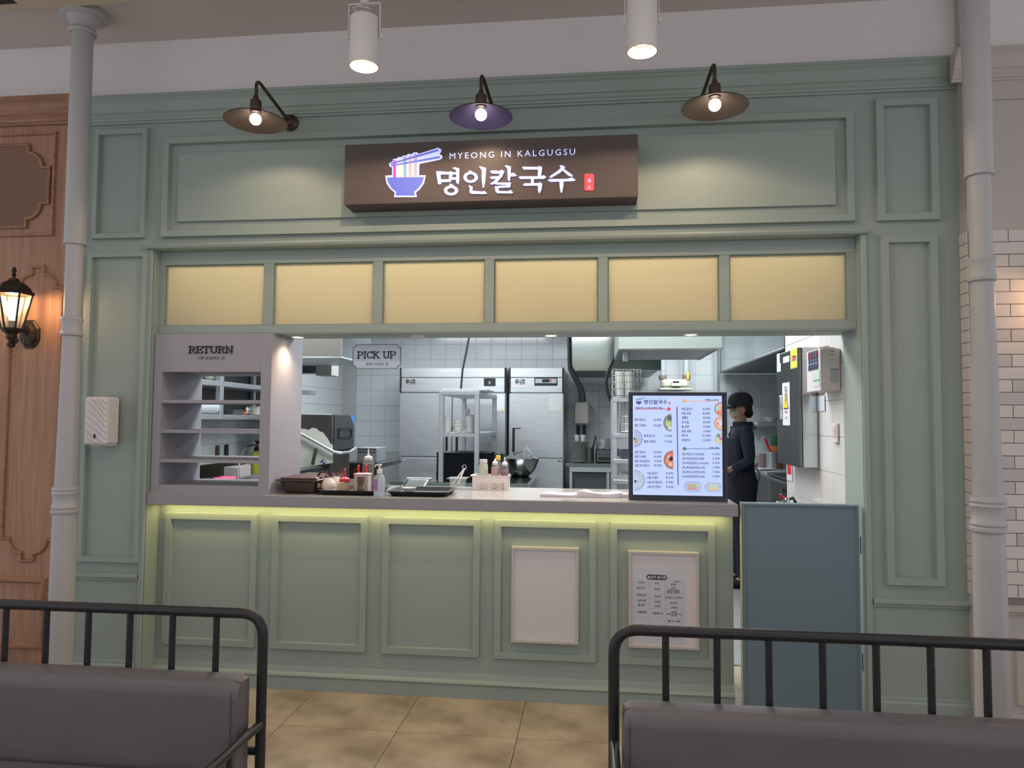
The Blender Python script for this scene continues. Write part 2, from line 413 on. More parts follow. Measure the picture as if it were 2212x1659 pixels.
for r in range(29):
    z1 = zt1-r*RH; z0 = z1-RH
    xj = 1.918-(.5*BL if r % 2 else 0)
    k = -1
    while True:
        a = max(xj+k*BL, 1.747); b = xj+(k+1)*BL
        k += 1
        if b <= 1.75: continue
        if a > 2.6: break
        w = round(b-a, 3); key = (w, random.random() < .22)
        if key not in prot:
            mb = MB().box(.0015, w-.0015, -.007, 0, .0015, RH-.0015, .0012)
            o = obj('wall_tile', mb, BRICK2 if key[1] else BRICK, nw); prot[key] = o
        else:
            o = prot[key].copy(); COL.objects.link(o); o.name = 'wall_tile'
        o.location = (a, NY-.002-random.random()*.001, z0)
    # return face bricks
    if 'ret' not in prot:
        o = obj('wall_tile', MB().box(-.006, 0, .0015, .0705, .0015, RH-.0015, .0012), BRICK, nw); prot['ret'] = o
    else:
        o = prot['ret'].copy(); COL.objects.link(o); o.name = 'wall_tile'
    o.location = (1.745, NY, z0)

# kitchen shell with wall tiles
KB = 5.3; KL = -3.2; TP = .1955; TPX = .1935
wb = struct('wall_back', MB().box(-3.3, 3.3, KB, KB+.1, 0, 2.7), KGROUT)
wl = struct('wall_kitchen_left', MB().box(KL-.1, KL, .25, KB, 0, 2.7), KGROUT)
struct('wall_kitchen_right', MB().box(3.2, 3.3, .25, KB, 0, 2.7), KTILE)
wp = struct('wall_partition', MB().box(1.296, 1.40, .25, 1.39, 0, 2.7), KGROUT)
zj = PZ(843.8, KB, 1000); xj = PX(865.9, KB, 800)
bt = obj('wall_tile', MB().box(.0016, TPX-.0016, -.004, 0, .0016, TP-.0016, .001), KTILE, wb); first = True
for i in range(-8, 26):
    x = xj+i*TPX
    if x < -3.2 or x > 3.0: continue
    for j in range(-4, 4):
        z = zj+j*TP
        if z > 2.5: continue
        if -2.22 < x < -.55 and z < 1.75: continue
        if x > 2.2 and z > 2.1: continue
        o = bt if first else bt.copy()
        if not first: COL.objects.link(o); o.name = 'wall_tile'
        first = False; o.location = (x, KB, z)
lt = obj('wall_tile', MB().box(0, .004, .0016, TPX-.0016, .0016, TP-.0016, .001), KTILE, wl); first = True
for i in range(1, 21):
    y = KB-i*TPX
    for j in range(-4, 3):
        z = zj+j*TP
        o = lt if first else lt.copy()
        if not first: COL.objects.link(o); o.name = 'wall_tile'
        first = False; o.location = (KL, y, z)
pt = obj('wall_tile', MB().box(-.004, 0, .0012, .19-.0012, .0012, TP-.0012, .001), KTILEW, wp); first = True
for i in range(0, 6):
    for j in range(-6, 5):
        y = .25+i*.19; z = zj+j*TP-.05
        o = pt if first else pt.copy()
        if not first: COL.objects.link(o); o.name = 'wall_tile'
        first = False; o.location = (1.296, y-(.0 if i < 5 else .005), z)

# transom light box over the opening
FY = .05
tr = thing('window_1', None, None, (0, 0, 0), kind='structure')
zb, ztp = SOF, 2.335
pan = [(356, 569), (590, 805), (826, 1047), (1067, 1292), (1313, 1554), (1576, 1830)]
pz1, pz0 = 2.262, 1.928
xs = [(PX(a, FY, 620), PX(b, FY, 620)) for a, b in pan]
mb = MB(); mb.box(XL, XR, FY, FY+.03, pz1, ztp, .002).box(XL, XR, FY, FY+.03, zb, pz0, .002)
mb.box(XL, xs[0][0], FY, FY+.03, pz0, pz1).box(xs[-1][1], XR, FY, FY+.03, pz0, pz1)
obj('window_frame', mb, GREEN, tr)
for (a, b), (c, d) in zip(xs, xs[1:]): obj('mullion', MB().box(b, c, FY, FY+.03, pz0, pz1, .002), GREEN, tr)
for a, b in xs:
    obj('glazing_bead', MB().ring(a, b, pz0, pz1, .007, FY+.012, FY+.03, .002), GREEN, tr)
pm = bpy.data.materials.new('opal_acrylic'); pm.use_nodes = True; nt = pm.node_tree; nt.nodes.clear()
ou = nt.nodes.new('ShaderNodeOutputMaterial'); tl = nt.nodes.new('ShaderNodeBsdfTranslucent'); df = nt.nodes.new('ShaderNodeBsdfDiffuse'); mxs = nt.nodes.new('ShaderNodeMixShader')
tl.inputs[0].default_value = (.94, .9, .8, 1); df.inputs[0].default_value = (.66, .6, .48, 1); mxs.inputs[0].default_value = .62
nt.links.new(df.outputs[0], mxs.inputs[1]); nt.links.new(tl.outputs[0], mxs.inputs[2]); nt.links.new(mxs.outputs[0], ou.inputs[0])
for a, b in xs: obj('pane', MB().box(a, b, FY+.022, FY+.026, pz0, pz1), pm, tr)
lb = MB(); lb.box(XL, XR, .26, .30, SOF, 2.335).box(XL, XR, FY+.03, .26, 2.325, 2.335).box(XL, XR, FY+.03, .26, SOF, SOF+.012)
obj('light_box', lb, mat('light_box_lining', (120, 116, 104), .8), tr)
obj('soffit', MB().box(XL, XR, FY+.002, .30, SOF-.004, SOF), GREEN, tr)
area('transom_led', ((XL+XR)/2, .15, 2.318), 3.5, .03, 13, (1, .87, .54))
# soffit downlights
dl = [(619, 722, 1), (901, 721, 0), (1190, 719, 1), (1492, 716, 1)]
lab = ['round recessed downlight glowing warm above the return shelf', 'unlit white recessed downlight above the hanging sign',
       'glowing recessed downlight above the middle of the counter', 'glowing recessed downlight above the menu screen']
for (a, b, on), L in zip(dl, lab):
    y = .17; x = max(PX(a, y, b), -1.615)
    t = thing('downlight', L, 'light', (x, y, SOF-.004), 'soffit downlights')
    obj('trim_ring', MB().lathe(x, y, [(.028, SOF-.006), (.030, SOF-.012), (.038, SOF-.013), (.040, SOF-.008), (.040, SOF-.004)], 24, False), WHITEM, t, True)
    obj('lens', MB().lathe(x, y, [(.001, SOF-.008), (.029, SOF-.008), (.029, SOF-.005)], 24), GLOW if on else WHITEP, t)
    if on: spot('downlight_beam', (x, y, SOF-.02), 8, WARM, 2.3, .9, .02)

# half-height gate and counter
ct = thing('service_counter', 'long sage counter with five framed panels under a lit ledge', 'counter', (-.83, .12, 0))
obj('body', MB().box(XL, .70, .12, .56, 0, .966), GREEN, ct)
CP = [(352, 552, 1113, 1417), (584, 791, 1116, 1425), (823.8, 1036, 1119, 1433), (1067, 1288, 1125, 1444), (1318, 1546, 1132, 1457)]
for a, b, c, d in CP:
    x0, x1 = PX(a, .1, 1250), PX(b, .1, 1250); z1, z0 = .912, .205
    obj('panel_frame', MB().ring(x0, x1, z0, z1, .037, .10, .12, .002), GREEN, ct)
obj('plinth', MB().prof_x([(.12, 0), (.098, 0), (.098, .06), (.094, .066), (.088, .074), (.092, .084), (.104, .09), (.11, .112), (.12, .118)], XL, .70), GREEN, ct)
obj('led_strip', MB().box(XL+.03, .67, .066, .078, .960, .966), mat('yellow_led', (255, 226, 120), emit=5), ct)
lg = area('counter_led', (-.83, .076, .957), 3.0, .012, 3.0, (1, .82, .34))
obj('countertop', MB().box(XL, .703, -.005, .66, .966, 1.025, .003), COUNTER, thing('worktop', 'long grey laminate worktop running along the service counter', 'worktop', (-.83, .3, .966)))
obj('top_surface', MB().box(XL+.003, .70, -.002, .657, 1.0235, 1.0262), CTOP, bpy.data.objects['worktop'])
gt = thing('counter_gate', 'blue-grey half-height swing gate at the end of the counter', 'gate', (1.0, .02, 0))
gx0, gx1, gz = .722, 1.268, 1.034
mb = MB().box(gx0, gx1, .014, .04, .03, gz); obj('panel', mb, GATEM, gt)
obj('edge_frame', MB().ring(gx0, gx1, .03, gz, .016, .006, .014, .003), GATEM, gt)
obj('edge_band', MB().box(gx0-.004, gx0, .006, .04, .03, gz), mat('pale_edge_band', (176, 180, 150), .5), gt)
for z in (.25, .8): obj('hinge', MB().lathe(1.276, .022, [(.003, z), (.003, z+.08)], 10), GATEM, gt)
# framed notices on the counter
def poster(px0, px1, z0, z1, label):
    x0, x1 = PX(px0, .088, 1290), PX(px1, .088, 1290)
    t = thing('notice_frame', label, 'frame', ((x0+x1)/2, .1, z0), 'snap frames on the counter front')
    obj('backing', MB().box(x0+.004, x1-.004, .101, .118, z0+.004, z1-.004), WHITEP, t)
    obj('frame', MB().ring(x0, x1, z0, z1, .018, .090, .119, .003), mat('frame_aluminium', (196, 190, 188), .4, .3), t)
    obj('poster', MB().box(x0+.016, x1-.016, .0985, .1005, z0+.016, z1-.016), PAPER, t)
    return t, x0, x1
poster(1103, 1250.5, .292, .778, 'blank white sheet in a slim frame on the counter front')
t, a, b = poster(1357, 1512, .29, .772, 'slim frame holding a white table of printed food origins')
U = lambda u: a+.016+(u-105)/(1125-105)*(b-a-.032)
V = lambda v: .772-.016-(v-90)/(1600-90)*(.772-.29-.032)
obj('printed_sheet', MB().box(U(130), U(950), .0975, .0985, V(1560), V(350)), mat('sheet_white', (196, 197, 208), .7), t)
mb = MB().prism([(U(340), V(465)), (U(365), V(425)), (U(650), V(430)), (U(675), V(470)), (U(650), V(512)), (U(365), V(508))], .0969, .0975)
obj('title_badge', mb, mat('badge_navy', (44, 46, 60), .6), t)
TH = (V(0)-V(60))
obj('badge_lettering', text(MB(), '원산지 표시판', U(508), V(488), TH*.9, .0965, al='c', bold=.02), mat('white_ink', (226, 226, 232), .7), t)
tx = MB()
for s, u, v, k in (('표시대상', 262, 575, .5), ('원산지', 512, 580, .5), ('음식명', 765, 590, .5), ('명인칼국수', 825, 538, .42),
    ('돼지고기', 262, 672, .72), ('국내산', 515, 680, .68), ('만두', 765, 650, .6), ('고기만두, 김치만두,', 765, 680, .45), ('갈비만두, 매운만두,', 765, 705, .45), ('튀김만두, 납작만두', 765, 730, .45),
    ('배추김치', 265, 790, .72), ('국내산', 518, 802, .68), ('김치만두, 고추만두', 770, 812, .6), ('고춧가루', 265, 880, .7), ('국내산', 518, 890, .68), ('김치만두', 770, 900, .6),
    ('홍고추', 265, 955, .7), ('국내산', 518, 965, .68), ('고추만두', 775, 975, .6), ('사골분말', 268, 1070, .72), ('뉴질랜드산', 520, 1080, .68), ('사골용', 775, 1050, .6),
    ('사골칼국수, 사골수제비,', 775, 1080, .45), ('떡만두국', 775, 1105, .45), ('얼큰 및 사골용', 775, 1200, .6), ('대두', 272, 1440, .7), ('국내산', 528, 1450, .65), ('콩국수', 785, 1465, .6)):
    text(tx, s, U(u), V(v), TH*k, .0966, al='c', bold=.02)
obj('lettering', tx, INK, t, kind='stuff')
mb = MB()
for v in (545, 600, 742, 830, 910, 985, 1140, 1260, 1400, 1490): mb.box(U(140), U(905), .0968, .0974, V(v)-.0004, V(v)+.0004)
for u in (140, 388, 640, 905): mb.box(U(u)-.0004, U(u)+.0004, .0968, .0974, V(1490), V(545))
obj('table_lines', mb, LINE, t)

# return cabinet on the counter
cb = thing('return_cabinet', 'tall open shelf cabinet marked RETURN on the counter', 'cabinet', (-2.02, .2, 1.0262))
y0, y1 = .02, .425
def zc(py, y=.02, px=455): return PZ(py, y, px)
obj('side_panel', MB().box(-2.355, -2.31, y0, y1, 1.0262, 1.88), CAB, cb)
obj('side_panel', MB().box(-1.75, -1.692, y0, y1, 1.0262, 1.88), CAB, cb)
obj('header_board', MB().box(-2.31, -1.75, y0+.002, y1, zc(803), 1.88), CAB, cb)
for py in (864, 929, 993): obj('shelf', MB().box(-2.31, -1.75, y0+.004, y1, zc(py+7), zc(py)), CAB, cb)
obj('bottom_board', MB().box(-2.31, -1.75, y0+.003, y1, 1.0262, zc(1049)), CAB, cb)
x0, z0 = P(406, 763, .015); x1, _ = P(503, 763, .015)
slab_letters('RETURN', x0, x1, z0, W(16.5, .015), .0165, .022, cb)
x0, z0 = P(424, 776, .015); x1, _ = P(485, 776, .015)
obj('small_lettering', text(MB(), '그릇 반납하는 곳', x0, z0, .018, .019, w=x1-x0, bold=.005), LETTER, cb)

# two cast columns
def column(cx, cy, k, zs, label, cap):
    """zs: end of upper sleeve, mid ring, lower ring"""
    t = thing('iron_column', label, 'column', (cx, cy, 0), 'slender white columns')
    a, b, c = zs
    sh = MB().lathe(cx, cy, [(.054*k, a), (.054*k, 3.5 if not cap else a+1.1)], 32); obj('upper_sleeve', sh, COLM, t, True)
    obj('sleeve_lip', MB().lathe(cx, cy, [(.045*k, a-.012), (.056*k, a-.010), (.057*k, a+.004), (.054*k, a+.01)], 32), COLM, t, True)
    def fl_(z0, z1, r0, r1):
        mb = MB(); n = 48; v = []; rows = 5
        prof = []
        for j in range(rows):
            u = j/(rows-1); z = z0+(z1-z0)*u; r = r0+(r1-r0)*u; edge = (0 if j in (0, rows-1) else 1)
            for i in range(n):
                q = r*(1-.045*edge*max(0, math.cos(8*2*PI*i/n))); v.append((cx+q*math.cos(2*PI*i/n), cy+q*math.sin(2*PI*i/n), z))
        f = [(j*n+i, j*n+(i+1) % n, (j+1)*n+(i+1) % n, (j+1)*n+i) for j in range(rows-1) for i in range(n)]
        mb.add(v, f); return mb
    obj('shaft', MB().lathe(cx, cy, [(.043*k, b), (.044*k, a)], 32), COLM, t, True)
    obj('fluted_shaft', fl_(b-.02, c+.05, .044*k, .055*k), COLM, t, True)
    obj('ring_moulding', MB().lathe(cx, cy, [(.044*k, b-.055), (.055*k, b-.05), (.057*k, b-.04), (.052*k, b-.034), (.051*k, b-.025), (.049*k, b), (.052*k, b+.02), (.056*k, b+.032), (.053*k, b+.04), (.045*k, b+.046)], 32), COLM, t, True)
    obj('ring_moulding', MB().lathe(cx, cy, [(.056*k, c-.08), (.068*k, c-.074), (.069*k, c-.062), (.063*k, c-.056), (.068*k, c-.048), (.066*k, c-.038), (.061*k, c-.03), (.06*k, c-.005), (.064*k, c+.014), (.068*k, c+.022), (.064*k, c+.032), (.068*k, c+.04), (.064*k, c+.052), (.054*k, c+.058)], 32), COLM, t, True)
    obj('fluted_base', fl_(.02, c-.06, .066*k, .059*k), COLM, t, True)
    obj('foot', MB().lathe(cx, cy, [(.085*k, 0), (.085*k, .03), (.07*k, .05)], 32), COLM, t, True)
    if cap:
        obj('neck_ring', MB().lathe(cx, cy, [(.054*k, cap-.02), (.066*k, cap-.018), (.072*k, cap-.008), (.066*k, cap+.006), (.06*k, cap+.012)], 32), COLM, t, True)
        obj('capital', MB().lathe(cx, cy, [(.060*k, cap), (.062*k, cap+.02), (.085*k, cap+.06), (.118*k, 3.5-.03), (.122*k, 3.5-.028), (.122*k, 3.5-.002)], 32), COLM, t, True)
    return t
lx = PX(158, -.3, 700); rx_ = PX(2123, -.65, 700)
xL = PX(153, -.3, 800)
column(PX(163, -.3, 500), -.3, .92, (2.305, 1.885, 1.03), 'slender white column with flared capital before the oak wall', 3.40)
column(PX(2121, -.65, 600), -.65, .92, (2.405, 2.03, 1.09), 'slender white column in front of the white brick tiles', None)
# ceiling diffuser slot
t = thing('air_diffuser', 'long slotted ceiling air diffuser above the left column', 'vent', (-2.6, -.33, 3.485))
obj('housing', MB().box(-4.1, -2.25, -.53, -.40, 3.470, 3.499, .003), mat('cream_metal', (196, 182, 160), .5), t)
obj('slot', MB().box(-4.1, -2.83, -.505, -.455, 3.468, 3.4705), BLACKM, t)
obj('slot', MB().box(-2.42, -2.26, -.505, -.455, 3.468, 3.4705), BLACKM, t)

# ================================================================== HALL OBJECTS
# illuminated sign
SY = -.15
sx0, sx1, sz0, sz1 = -1.250, .2175, 2.507, 2.817
sg = thing('shop_sign', 'dark lightbox shop sign with noodle bowl emblem and white letters', 'sign', (-.52, SY, sz0))
obj('box', MB().box(sx0, sx1, SY, 0, sz0, sz1, .003), SIGNB, sg)
def Q(u, v, y=SY): return P(820+u*.25316, 290+v*.25316, y)
LEDW = mat('sign_white_led', (180, 188, 250), emit=.85)
def emis(n, c, e=.8): return mat(n, c, .5, emit=e)
def spoly(name, polys, m, prt, d=.006):
    mb = MB()
    for pl in polys: mb.prism([Q(*p) for p in pl], SY-d, SY)
    return obj(name, mb, m, prt)
def el(cx, cy, rx, ry, n=20): return [(cx+rx*math.cos(2*PI*i/n), cy+ry*math.sin(2*PI*i/n)) for i in range(n)]
def oring(mb, cx, cy, rx, ry, rx2, ry2, d=.006, n=28):
    A = [Q(*p) for p in el(cx, cy, rx, ry, n)]; B = [Q(*p) for p in el(cx, cy, rx2, ry2, n)]
    v = [(x, SY-d, z) for x, z in A]+[(x, SY-d, z) for x, z in B]+[(x, SY, z) for x, z in A]+[(x, SY, z) for x, z in B]
    f = []
    for i in range(n):
        j = (i+1) % n; f += [(i, j, n+j, n+i), (i, 2*n+i, 2*n+j, j), (n+i, n+j, 3*n+j, 3*n+i)]
    mb.add(v, f)
GL = {
 0: [[(483, 322), (500, 318), (520, 330), (527, 425), (512, 432), (500, 425)], [(500, 318), (590, 325), (612, 318), (628, 330), (622, 345), (512, 345)], [(597, 328), (626, 330), (612, 405), (590, 408)], [(518, 388), (604, 388), (602, 408), (520, 412)],
     [(622, 292), (645, 285), (682, 295), (680, 405), (672, 430), (655, 415), (655, 310)], [(612, 328), (658, 328), (658, 345), (612, 345)], [(605, 372), (658, 372), (658, 390), (605, 390)], [(598, 424), (625, 432), (640, 446), (598, 448)]],
 1: [[(765, 308), (792, 322), (800, 334), (765, 332)], [(848, 278), (870, 278), (910, 292), (903, 400), (893, 455), (882, 462), (873, 400), (873, 310)], [(757, 435), (780, 445), (795, 450), (793, 485), (875, 492), (895, 487), (918, 505), (900, 512), (785, 510), (768, 500), (770, 460)]],
 2: [[(943, 320), (960, 312), (1030, 316), (1042, 303), (1066, 322), (1050, 338), (960, 338)], [(1036, 325), (1064, 324), (1045, 365), (990, 425), (955, 432), (945, 425), (985, 395), (1020, 355)], [(940, 372), (955, 365), (1025, 360), (1020, 378), (958, 385)],
     [(1068, 272), (1085, 268), (1122, 280), (1120, 345), (1112, 400), (1095, 395), (1092, 295)], [(1112, 340), (1145, 332), (1172, 355), (1150, 362), (1112, 362)],
     [(985, 415), (1095, 416), (1110, 409), (1122, 420), (1115, 455), (1012, 460), (1012, 444), (1090, 440), (1090, 434), (990, 430)], [(985, 447), (1012, 447), (1020, 488), (1100, 490), (1118, 478), (1140, 500), (1125, 507), (1005, 505), (990, 490)]],
 3: [[(1215, 285), (1230, 280), (1350, 282), (1365, 273), (1388, 285), (1378, 362), (1350, 362), (1352, 303), (1232, 303)], [(1185, 368), (1205, 362), (1380, 362), (1400, 352), (1423, 368), (1405, 382), (1205, 384)], [(1292, 380), (1318, 380), (1316, 425), (1292, 425)], [(1222, 432), (1240, 422), (1355, 420), (1365, 412), (1388, 425), (1382, 470), (1370, 500), (1360, 505), (1352, 480), (1352, 440), (1240, 442)]],
 4: [[(1535, 270), (1560, 268), (1585, 285), (1540, 330), (1470, 370), (1450, 375), (1455, 360), (1520, 315), (1548, 290)], [(1555, 305), (1575, 300), (1645, 350), (1650, 365), (1610, 355)], [(1433, 395), (1460, 385), (1600, 385), (1640, 372), (1675, 393), (1650, 402), (1460, 408)], [(1535, 402), (1570, 402), (1568, 450), (1556, 500), (1545, 500), (1536, 450)]]}
for k, pls in GL.items():
    mb = MB()
    for n_, pl in enumerate(pls): mb.prism([Q(*p) for p in pl], SY-.006-.0002*n_, SY)
    if k == 0: oring(mb, 611, 482, 61, 42, 33, 22)
    if k == 1: oring(mb, 778, 370, 62, 47, 34, 27)
    obj('letter', mb, LEDW, sg)
x0, z0 = Q(598, 215); x1, z1 = Q(1668, 181)
islands('small_letter', text(MB(), 'MYEONG IN KALGUGSU', x0, z0+.001, .044, SY-.003, w=x1-x0, bold=0, sp=1.35, slope=0), LEDW, sg)
spoly('emblem_outline', [[(50, 355), (108, 352), (108, 285), (85, 275), (83, 250), (112, 235), (118, 212), (145, 212), (160, 197), (190, 197), (200, 185), (230, 183), (245, 170), (275, 172), (292, 158), (320, 155), (335, 170), (500, 118), (525, 130), (525, 150), (510, 170), (535, 185), (535, 205), (515, 218), (340, 255), (338, 352), (395, 352), (380, 420), (345, 470), (310, 500), (320, 538), (125, 538), (130, 500), (90, 465), (60, 420)]], LEDW, sg, .004)
spoly('bowl_emblem', [[(64, 372), (380, 368), (365, 420), (330, 465), (295, 492), (303, 525), (138, 525), (145, 495), (105, 465), (75, 415)]], emis('led_blue', (84, 98, 190), .6), sg, .006)
for (a, tp), c, n in zip(((118, 225), (162, 212), (207, 197), (251, 185), (297, 168)), ((196, 60, 190), (232, 205, 175), (120, 160, 175), (222, 160, 160), (170, 155, 180)), 'abcde'):
    spoly('noodle_emblem', [[(a, 371), (a, tp+8), (a+6, tp), (a+18, tp), (a+24, tp+8), (a+24, 371)]], emis('led_noodle_'+n, c, .6), sg, .0065)
spoly('chopstick_emblem', [[(95, 250), (500, 130), (508, 138), (500, 148), (100, 262)]], emis('led_stick', (104, 112, 200), .6), sg, .0075)
spoly('chopstick_emblem', [[(95, 268), (512, 190), (520, 198), (514, 207), (100, 278)]], emis('led_stick', (104, 112, 200), .6), sg, .0075)
pl = []
for cx, cy, a0 in ((1815, 355, -90), (1815, 468, 0), (1763, 468, 90), (1763, 355, 180)):
    pl += [(cx+15*math.cos(math.radians(a0+t)), cy+15*math.sin(math.radians(a0+t))) for t in (0, 30, 60, 90)]
spoly('red_seal', [pl], emis('led_red', (226, 60, 66), .9), sg, .005)
x, z = Q(1789, 412); x2, z2 = Q(1789, 468)
mb = text(MB(), '名', x, z, .021, SY-.0056, al='c', bold=.005); text(mb, '人', x2, z2, .021, SY-.0056, al='c', bold=.005)
obj('seal_lettering', mb, LEDW, sg)

# gooseneck wall lamps
def gooseneck(px, py, rosx, rosz, label, inner=None):
    Y = -.33; x, z = P(px, py, Y); zt = PZ(py-72, Y, px)
    t = thing('wall_lamp', label, 'lamp', (rosx, 0, rosz), 'gooseneck lamps above the sign')
    ry = -.0
    mb = MB(); mb.lathe(0, 0, [(.045, 0), (.045, .012), (.03, .022), (.022, .034), (.001, .036)], 24)
    mb.move(lambda p: (rosx+p.x, ry-p.z, rosz+p.y)); obj('wall_plate', mb, LAMP, t, True)
    top = (x, Y, z+.20)
    pts = [(rosx, ry-.02, rosz)]+fillet((rosx, ry-.02, rosz), top, (x, Y, z+.07), .045, 8)+[(x, Y, z+.075)]
    obj('arm', MB().tube(pts, .0085, 12), LAMP, t, True)
    obj('socket', MB().lathe(x, Y, [(.010, z+.115), (.013, z+.108), (.014, z+.098), (.026, z+.088), (.028, z+.045), (.024, z+.03)], 24), LAMP, t, True)
    pr = [(.022, z+.042), (.035, z+.036), (.148, z-.012), (.150, z-.016), (.149, z-.017)]
    obj('shade', MB().lathe(x, Y, pr, 40, False), LAMP, t, True)
    obj('shade_inside', MB().lathe(x, Y, [(.02, z+.039), (.034, z+.033), (.146, z-.0145), (.149, z-.017)], 40, False), inner or LAMPIN, t, True)
    obj('bulb', MB().sphere((x, Y, z-.004), .028, 18, 12), GLOWB, t, True)
    spot('wall_lamp_light', (x, Y, z-.036), 5, WARM, 2.75, .35, .025)
R1 = P(628, 258, 0)
gooseneck(552, 256, R1[0], R1[1]-.02, 'leftmost gooseneck lamp, its arm swung out to the left')
gooseneck(1039, 246, -.50, 3.0, 'middle gooseneck lamp right over the shop sign', mat('lamp_inner_blue', (96, 88, 122), .3, .3))
gooseneck(1544, 225, P(1508, 212, 0)[0], 3.0, 'rightmost gooseneck lamp, its arm swung to the right')

# ceiling spotlights
def track(px, pyt, pyb, label, warm, power):
    Y = -.8; zb_ = PZ(pyb, Y, px); zt_ = PZ(pyt, Y, px); x = PX(px, Y, pyb); r = .0605
    t = thing('ceiling_spotlight', label, 'light', (x, Y, zb_), 'white cylinder spotlights')
    obj('housing', MB().lathe(x, Y, [(r, zb_), (r, zt_-.01), (r-.008, zt_), (.001, zt_)], 40, False), WHITEM, t, True)
    obj('reflector', MB().lathe(x, Y, [(r-.001, zb_), (r-.004, zb_), (.04, zb_+.045)], 36, False), mat('reflector', (240, 225, 200), .35), t, True)
    obj('inner_ring', MB().lathe(x, Y, [(.042, zb_+.040), (.036, zb_+.044), (.036, zb_+.05)], 36, False), mat('ring_grey', (120, 100, 90), .4), t, True)
    obj('lens', MB().lathe(x, Y, [(.001, zb_+.042), (.038, zb_+.042)], 32, False), warm, t)
    br = MB()
    for s in (-1, 1): br.box(x+s*(r+.006)-.002, x+s*(r+.006)+.002, Y-.008, Y+.008, zb_+.115, zt_+.055, .001)
    br.box(x-r-.008, x+r+.008, Y-.008, Y+.008, zt_+.052, zt_+.058)
    obj('bracket', br, WHITEM, t)
    for s in (-1, 1):
        mb = MB().lathe(0, 0, [(.008, 0), (.009, .008), (.006, .012)], 12); mb.move(lambda p: (x+s*(r+.006+p.z), Y+p.y, zb_+.125+p.x)); obj('knob', mb, WHITEM, t, True)
    obj('stem', MB().lathe(x, Y, [(.018, zt_+.055), (.018, zt_+.09), (.009, zt_+.10), (.009, CEIL)], 16), WHITEM, t, True)
    obj('cord', MB().tube([(x-.02, Y-.01, zt_-.002), (x-.045, Y-.015, zt_+.035), (x-.02, Y-.01, zt_+.045), (x+.03, Y-.01, zt_+.03)], .0025, 6), WHITEM, t, True)
    spot('spotlight_beam', (x, Y, zb_+.013), power, WARM, 2.75, .12, .012)
    point('spotlight_lamp', (x, Y, zb_+.03), power*.02, (1, .8, .55), .01)
track(786, 38, 144, 'white cylinder spotlight glowing brightly, left of the two', mat('spot_lens_bright', (255, 226, 190), emit=5), 16)
track(1387, -6, 112, 'white cylinder spotlight with dimmer glow, right of the two', mat('spot_lens_dim', (255, 222, 168), emit=2.4), 13)

# lantern on the oak wall
LY = -.23; lx, lz = P(27, 668, LY)
t = thing('wall_lantern', 'black coach lantern with lit bulb on the oak wall', 'lamp', (lx, LY, lz-.2))
def hexa(mb, prof, n=6): return mb.lathe(lx, LY, prof, n, True, a0=PI/6)
k = .155
obj('roof', hexa(MB(), [(.092, lz+.075), (.098, lz+.088), (.086, lz+.094), (.074, lz+.115), (.05, lz+.138), (.026, lz+.148), (.024, lz+.158), (.014, lz+.162)]), LANT, t)
obj('finial', MB().lathe(lx, LY, [(.008, lz+.158), (.007, lz+.172), (.013, lz+.178), (.006, lz+.186), (.012, lz+.2), (.009, lz+.212), (.003, lz+.222)], 12), LANT, t, True)
mb = MB(); hexa(mb, [(.001, lz-.098), (.045, lz-.098), (.05, lz-.106), (.04, lz-.118), (.024, lz-.13), (.026, lz-.15), (.016, lz-.158), (.012, lz-.17), (.02, lz-.182), (.018, lz-.194), (.004, lz-.2)]); obj('base_cup', mb, LANT, t)
for i in range(6):
    a = PI/6+i*PI/3; c, s = math.cos(a), math.sin(a)
    obj('corner_bar', MB().tube([(lx+.047*c, LY+.047*s, lz-.1), (lx+.086*c, LY+.086*s, lz+.08)], .005, 6), LANT, t)
    b = a+PI/3; c2, s2 = math.cos(b), math.sin(b)
    mb = MB().add([(lx+.045*c, LY+.045*s, lz-.098), (lx+.045*c2, LY+.045*s2, lz-.098), (lx+.084*c2, LY+.084*s2, lz+.078), (lx+.084*c, LY+.084*s, lz+.078)], [(0, 1, 2, 3)])
    m2 = MB(); m2.add([(lx+.045*c, LY+.045*s, lz-.098), (lx+.045*c2, LY+.045*s2, lz-.098), (lx+.084*c2, LY+.084*s2, lz+.078), (lx+.084*c, LY+.084*s, lz+.078)], [(0, 1, 2, 3)])
    obj('glass_pane', m2, LGLASS, t)
obj('bulb', MB().lathe(lx, LY, [(.014, lz-.06), (.016, lz-.045), (.034, lz-.02), (.038, lz+.005), (.03, lz+.03), (.001, lz+.042)], 20), mat('lantern_bulb', (255, 214, 160), emit=7), t, True)
obj('bulb_socket', MB().lathe(lx, LY, [(.016, lz-.1), (.016, lz-.06)], 16), BLACKM, t, True)
px_, pz_ = P(65, 722, -.04)
mb = MB().lathe(0, 0, [(.06, 0), (.062, .008), (.05, .014), (.046, .024), (.02, .032), (.001, .034)], 8, sy=1.35, a0=PI/8); mb.move(lambda p: (px_+p.x, -.035-p.z, pz_+p.y)); obj('wall_plate', mb, LANT, t)
obj('arm', MB().tube([(px_, -.06, pz_+.01), (px_-.01, -.12, pz_+.05), (px_-.04, -.18, pz_+.03), (lx+.02, LY+.01, lz-.165), (lx, LY, lz-.145)], [.022, .02, .016, .013, .012], 10), LANT, t, True)
point('lantern_light', (lx+.0, LY-.0, lz+.055), 5.0, (1, .58, .26), .02)
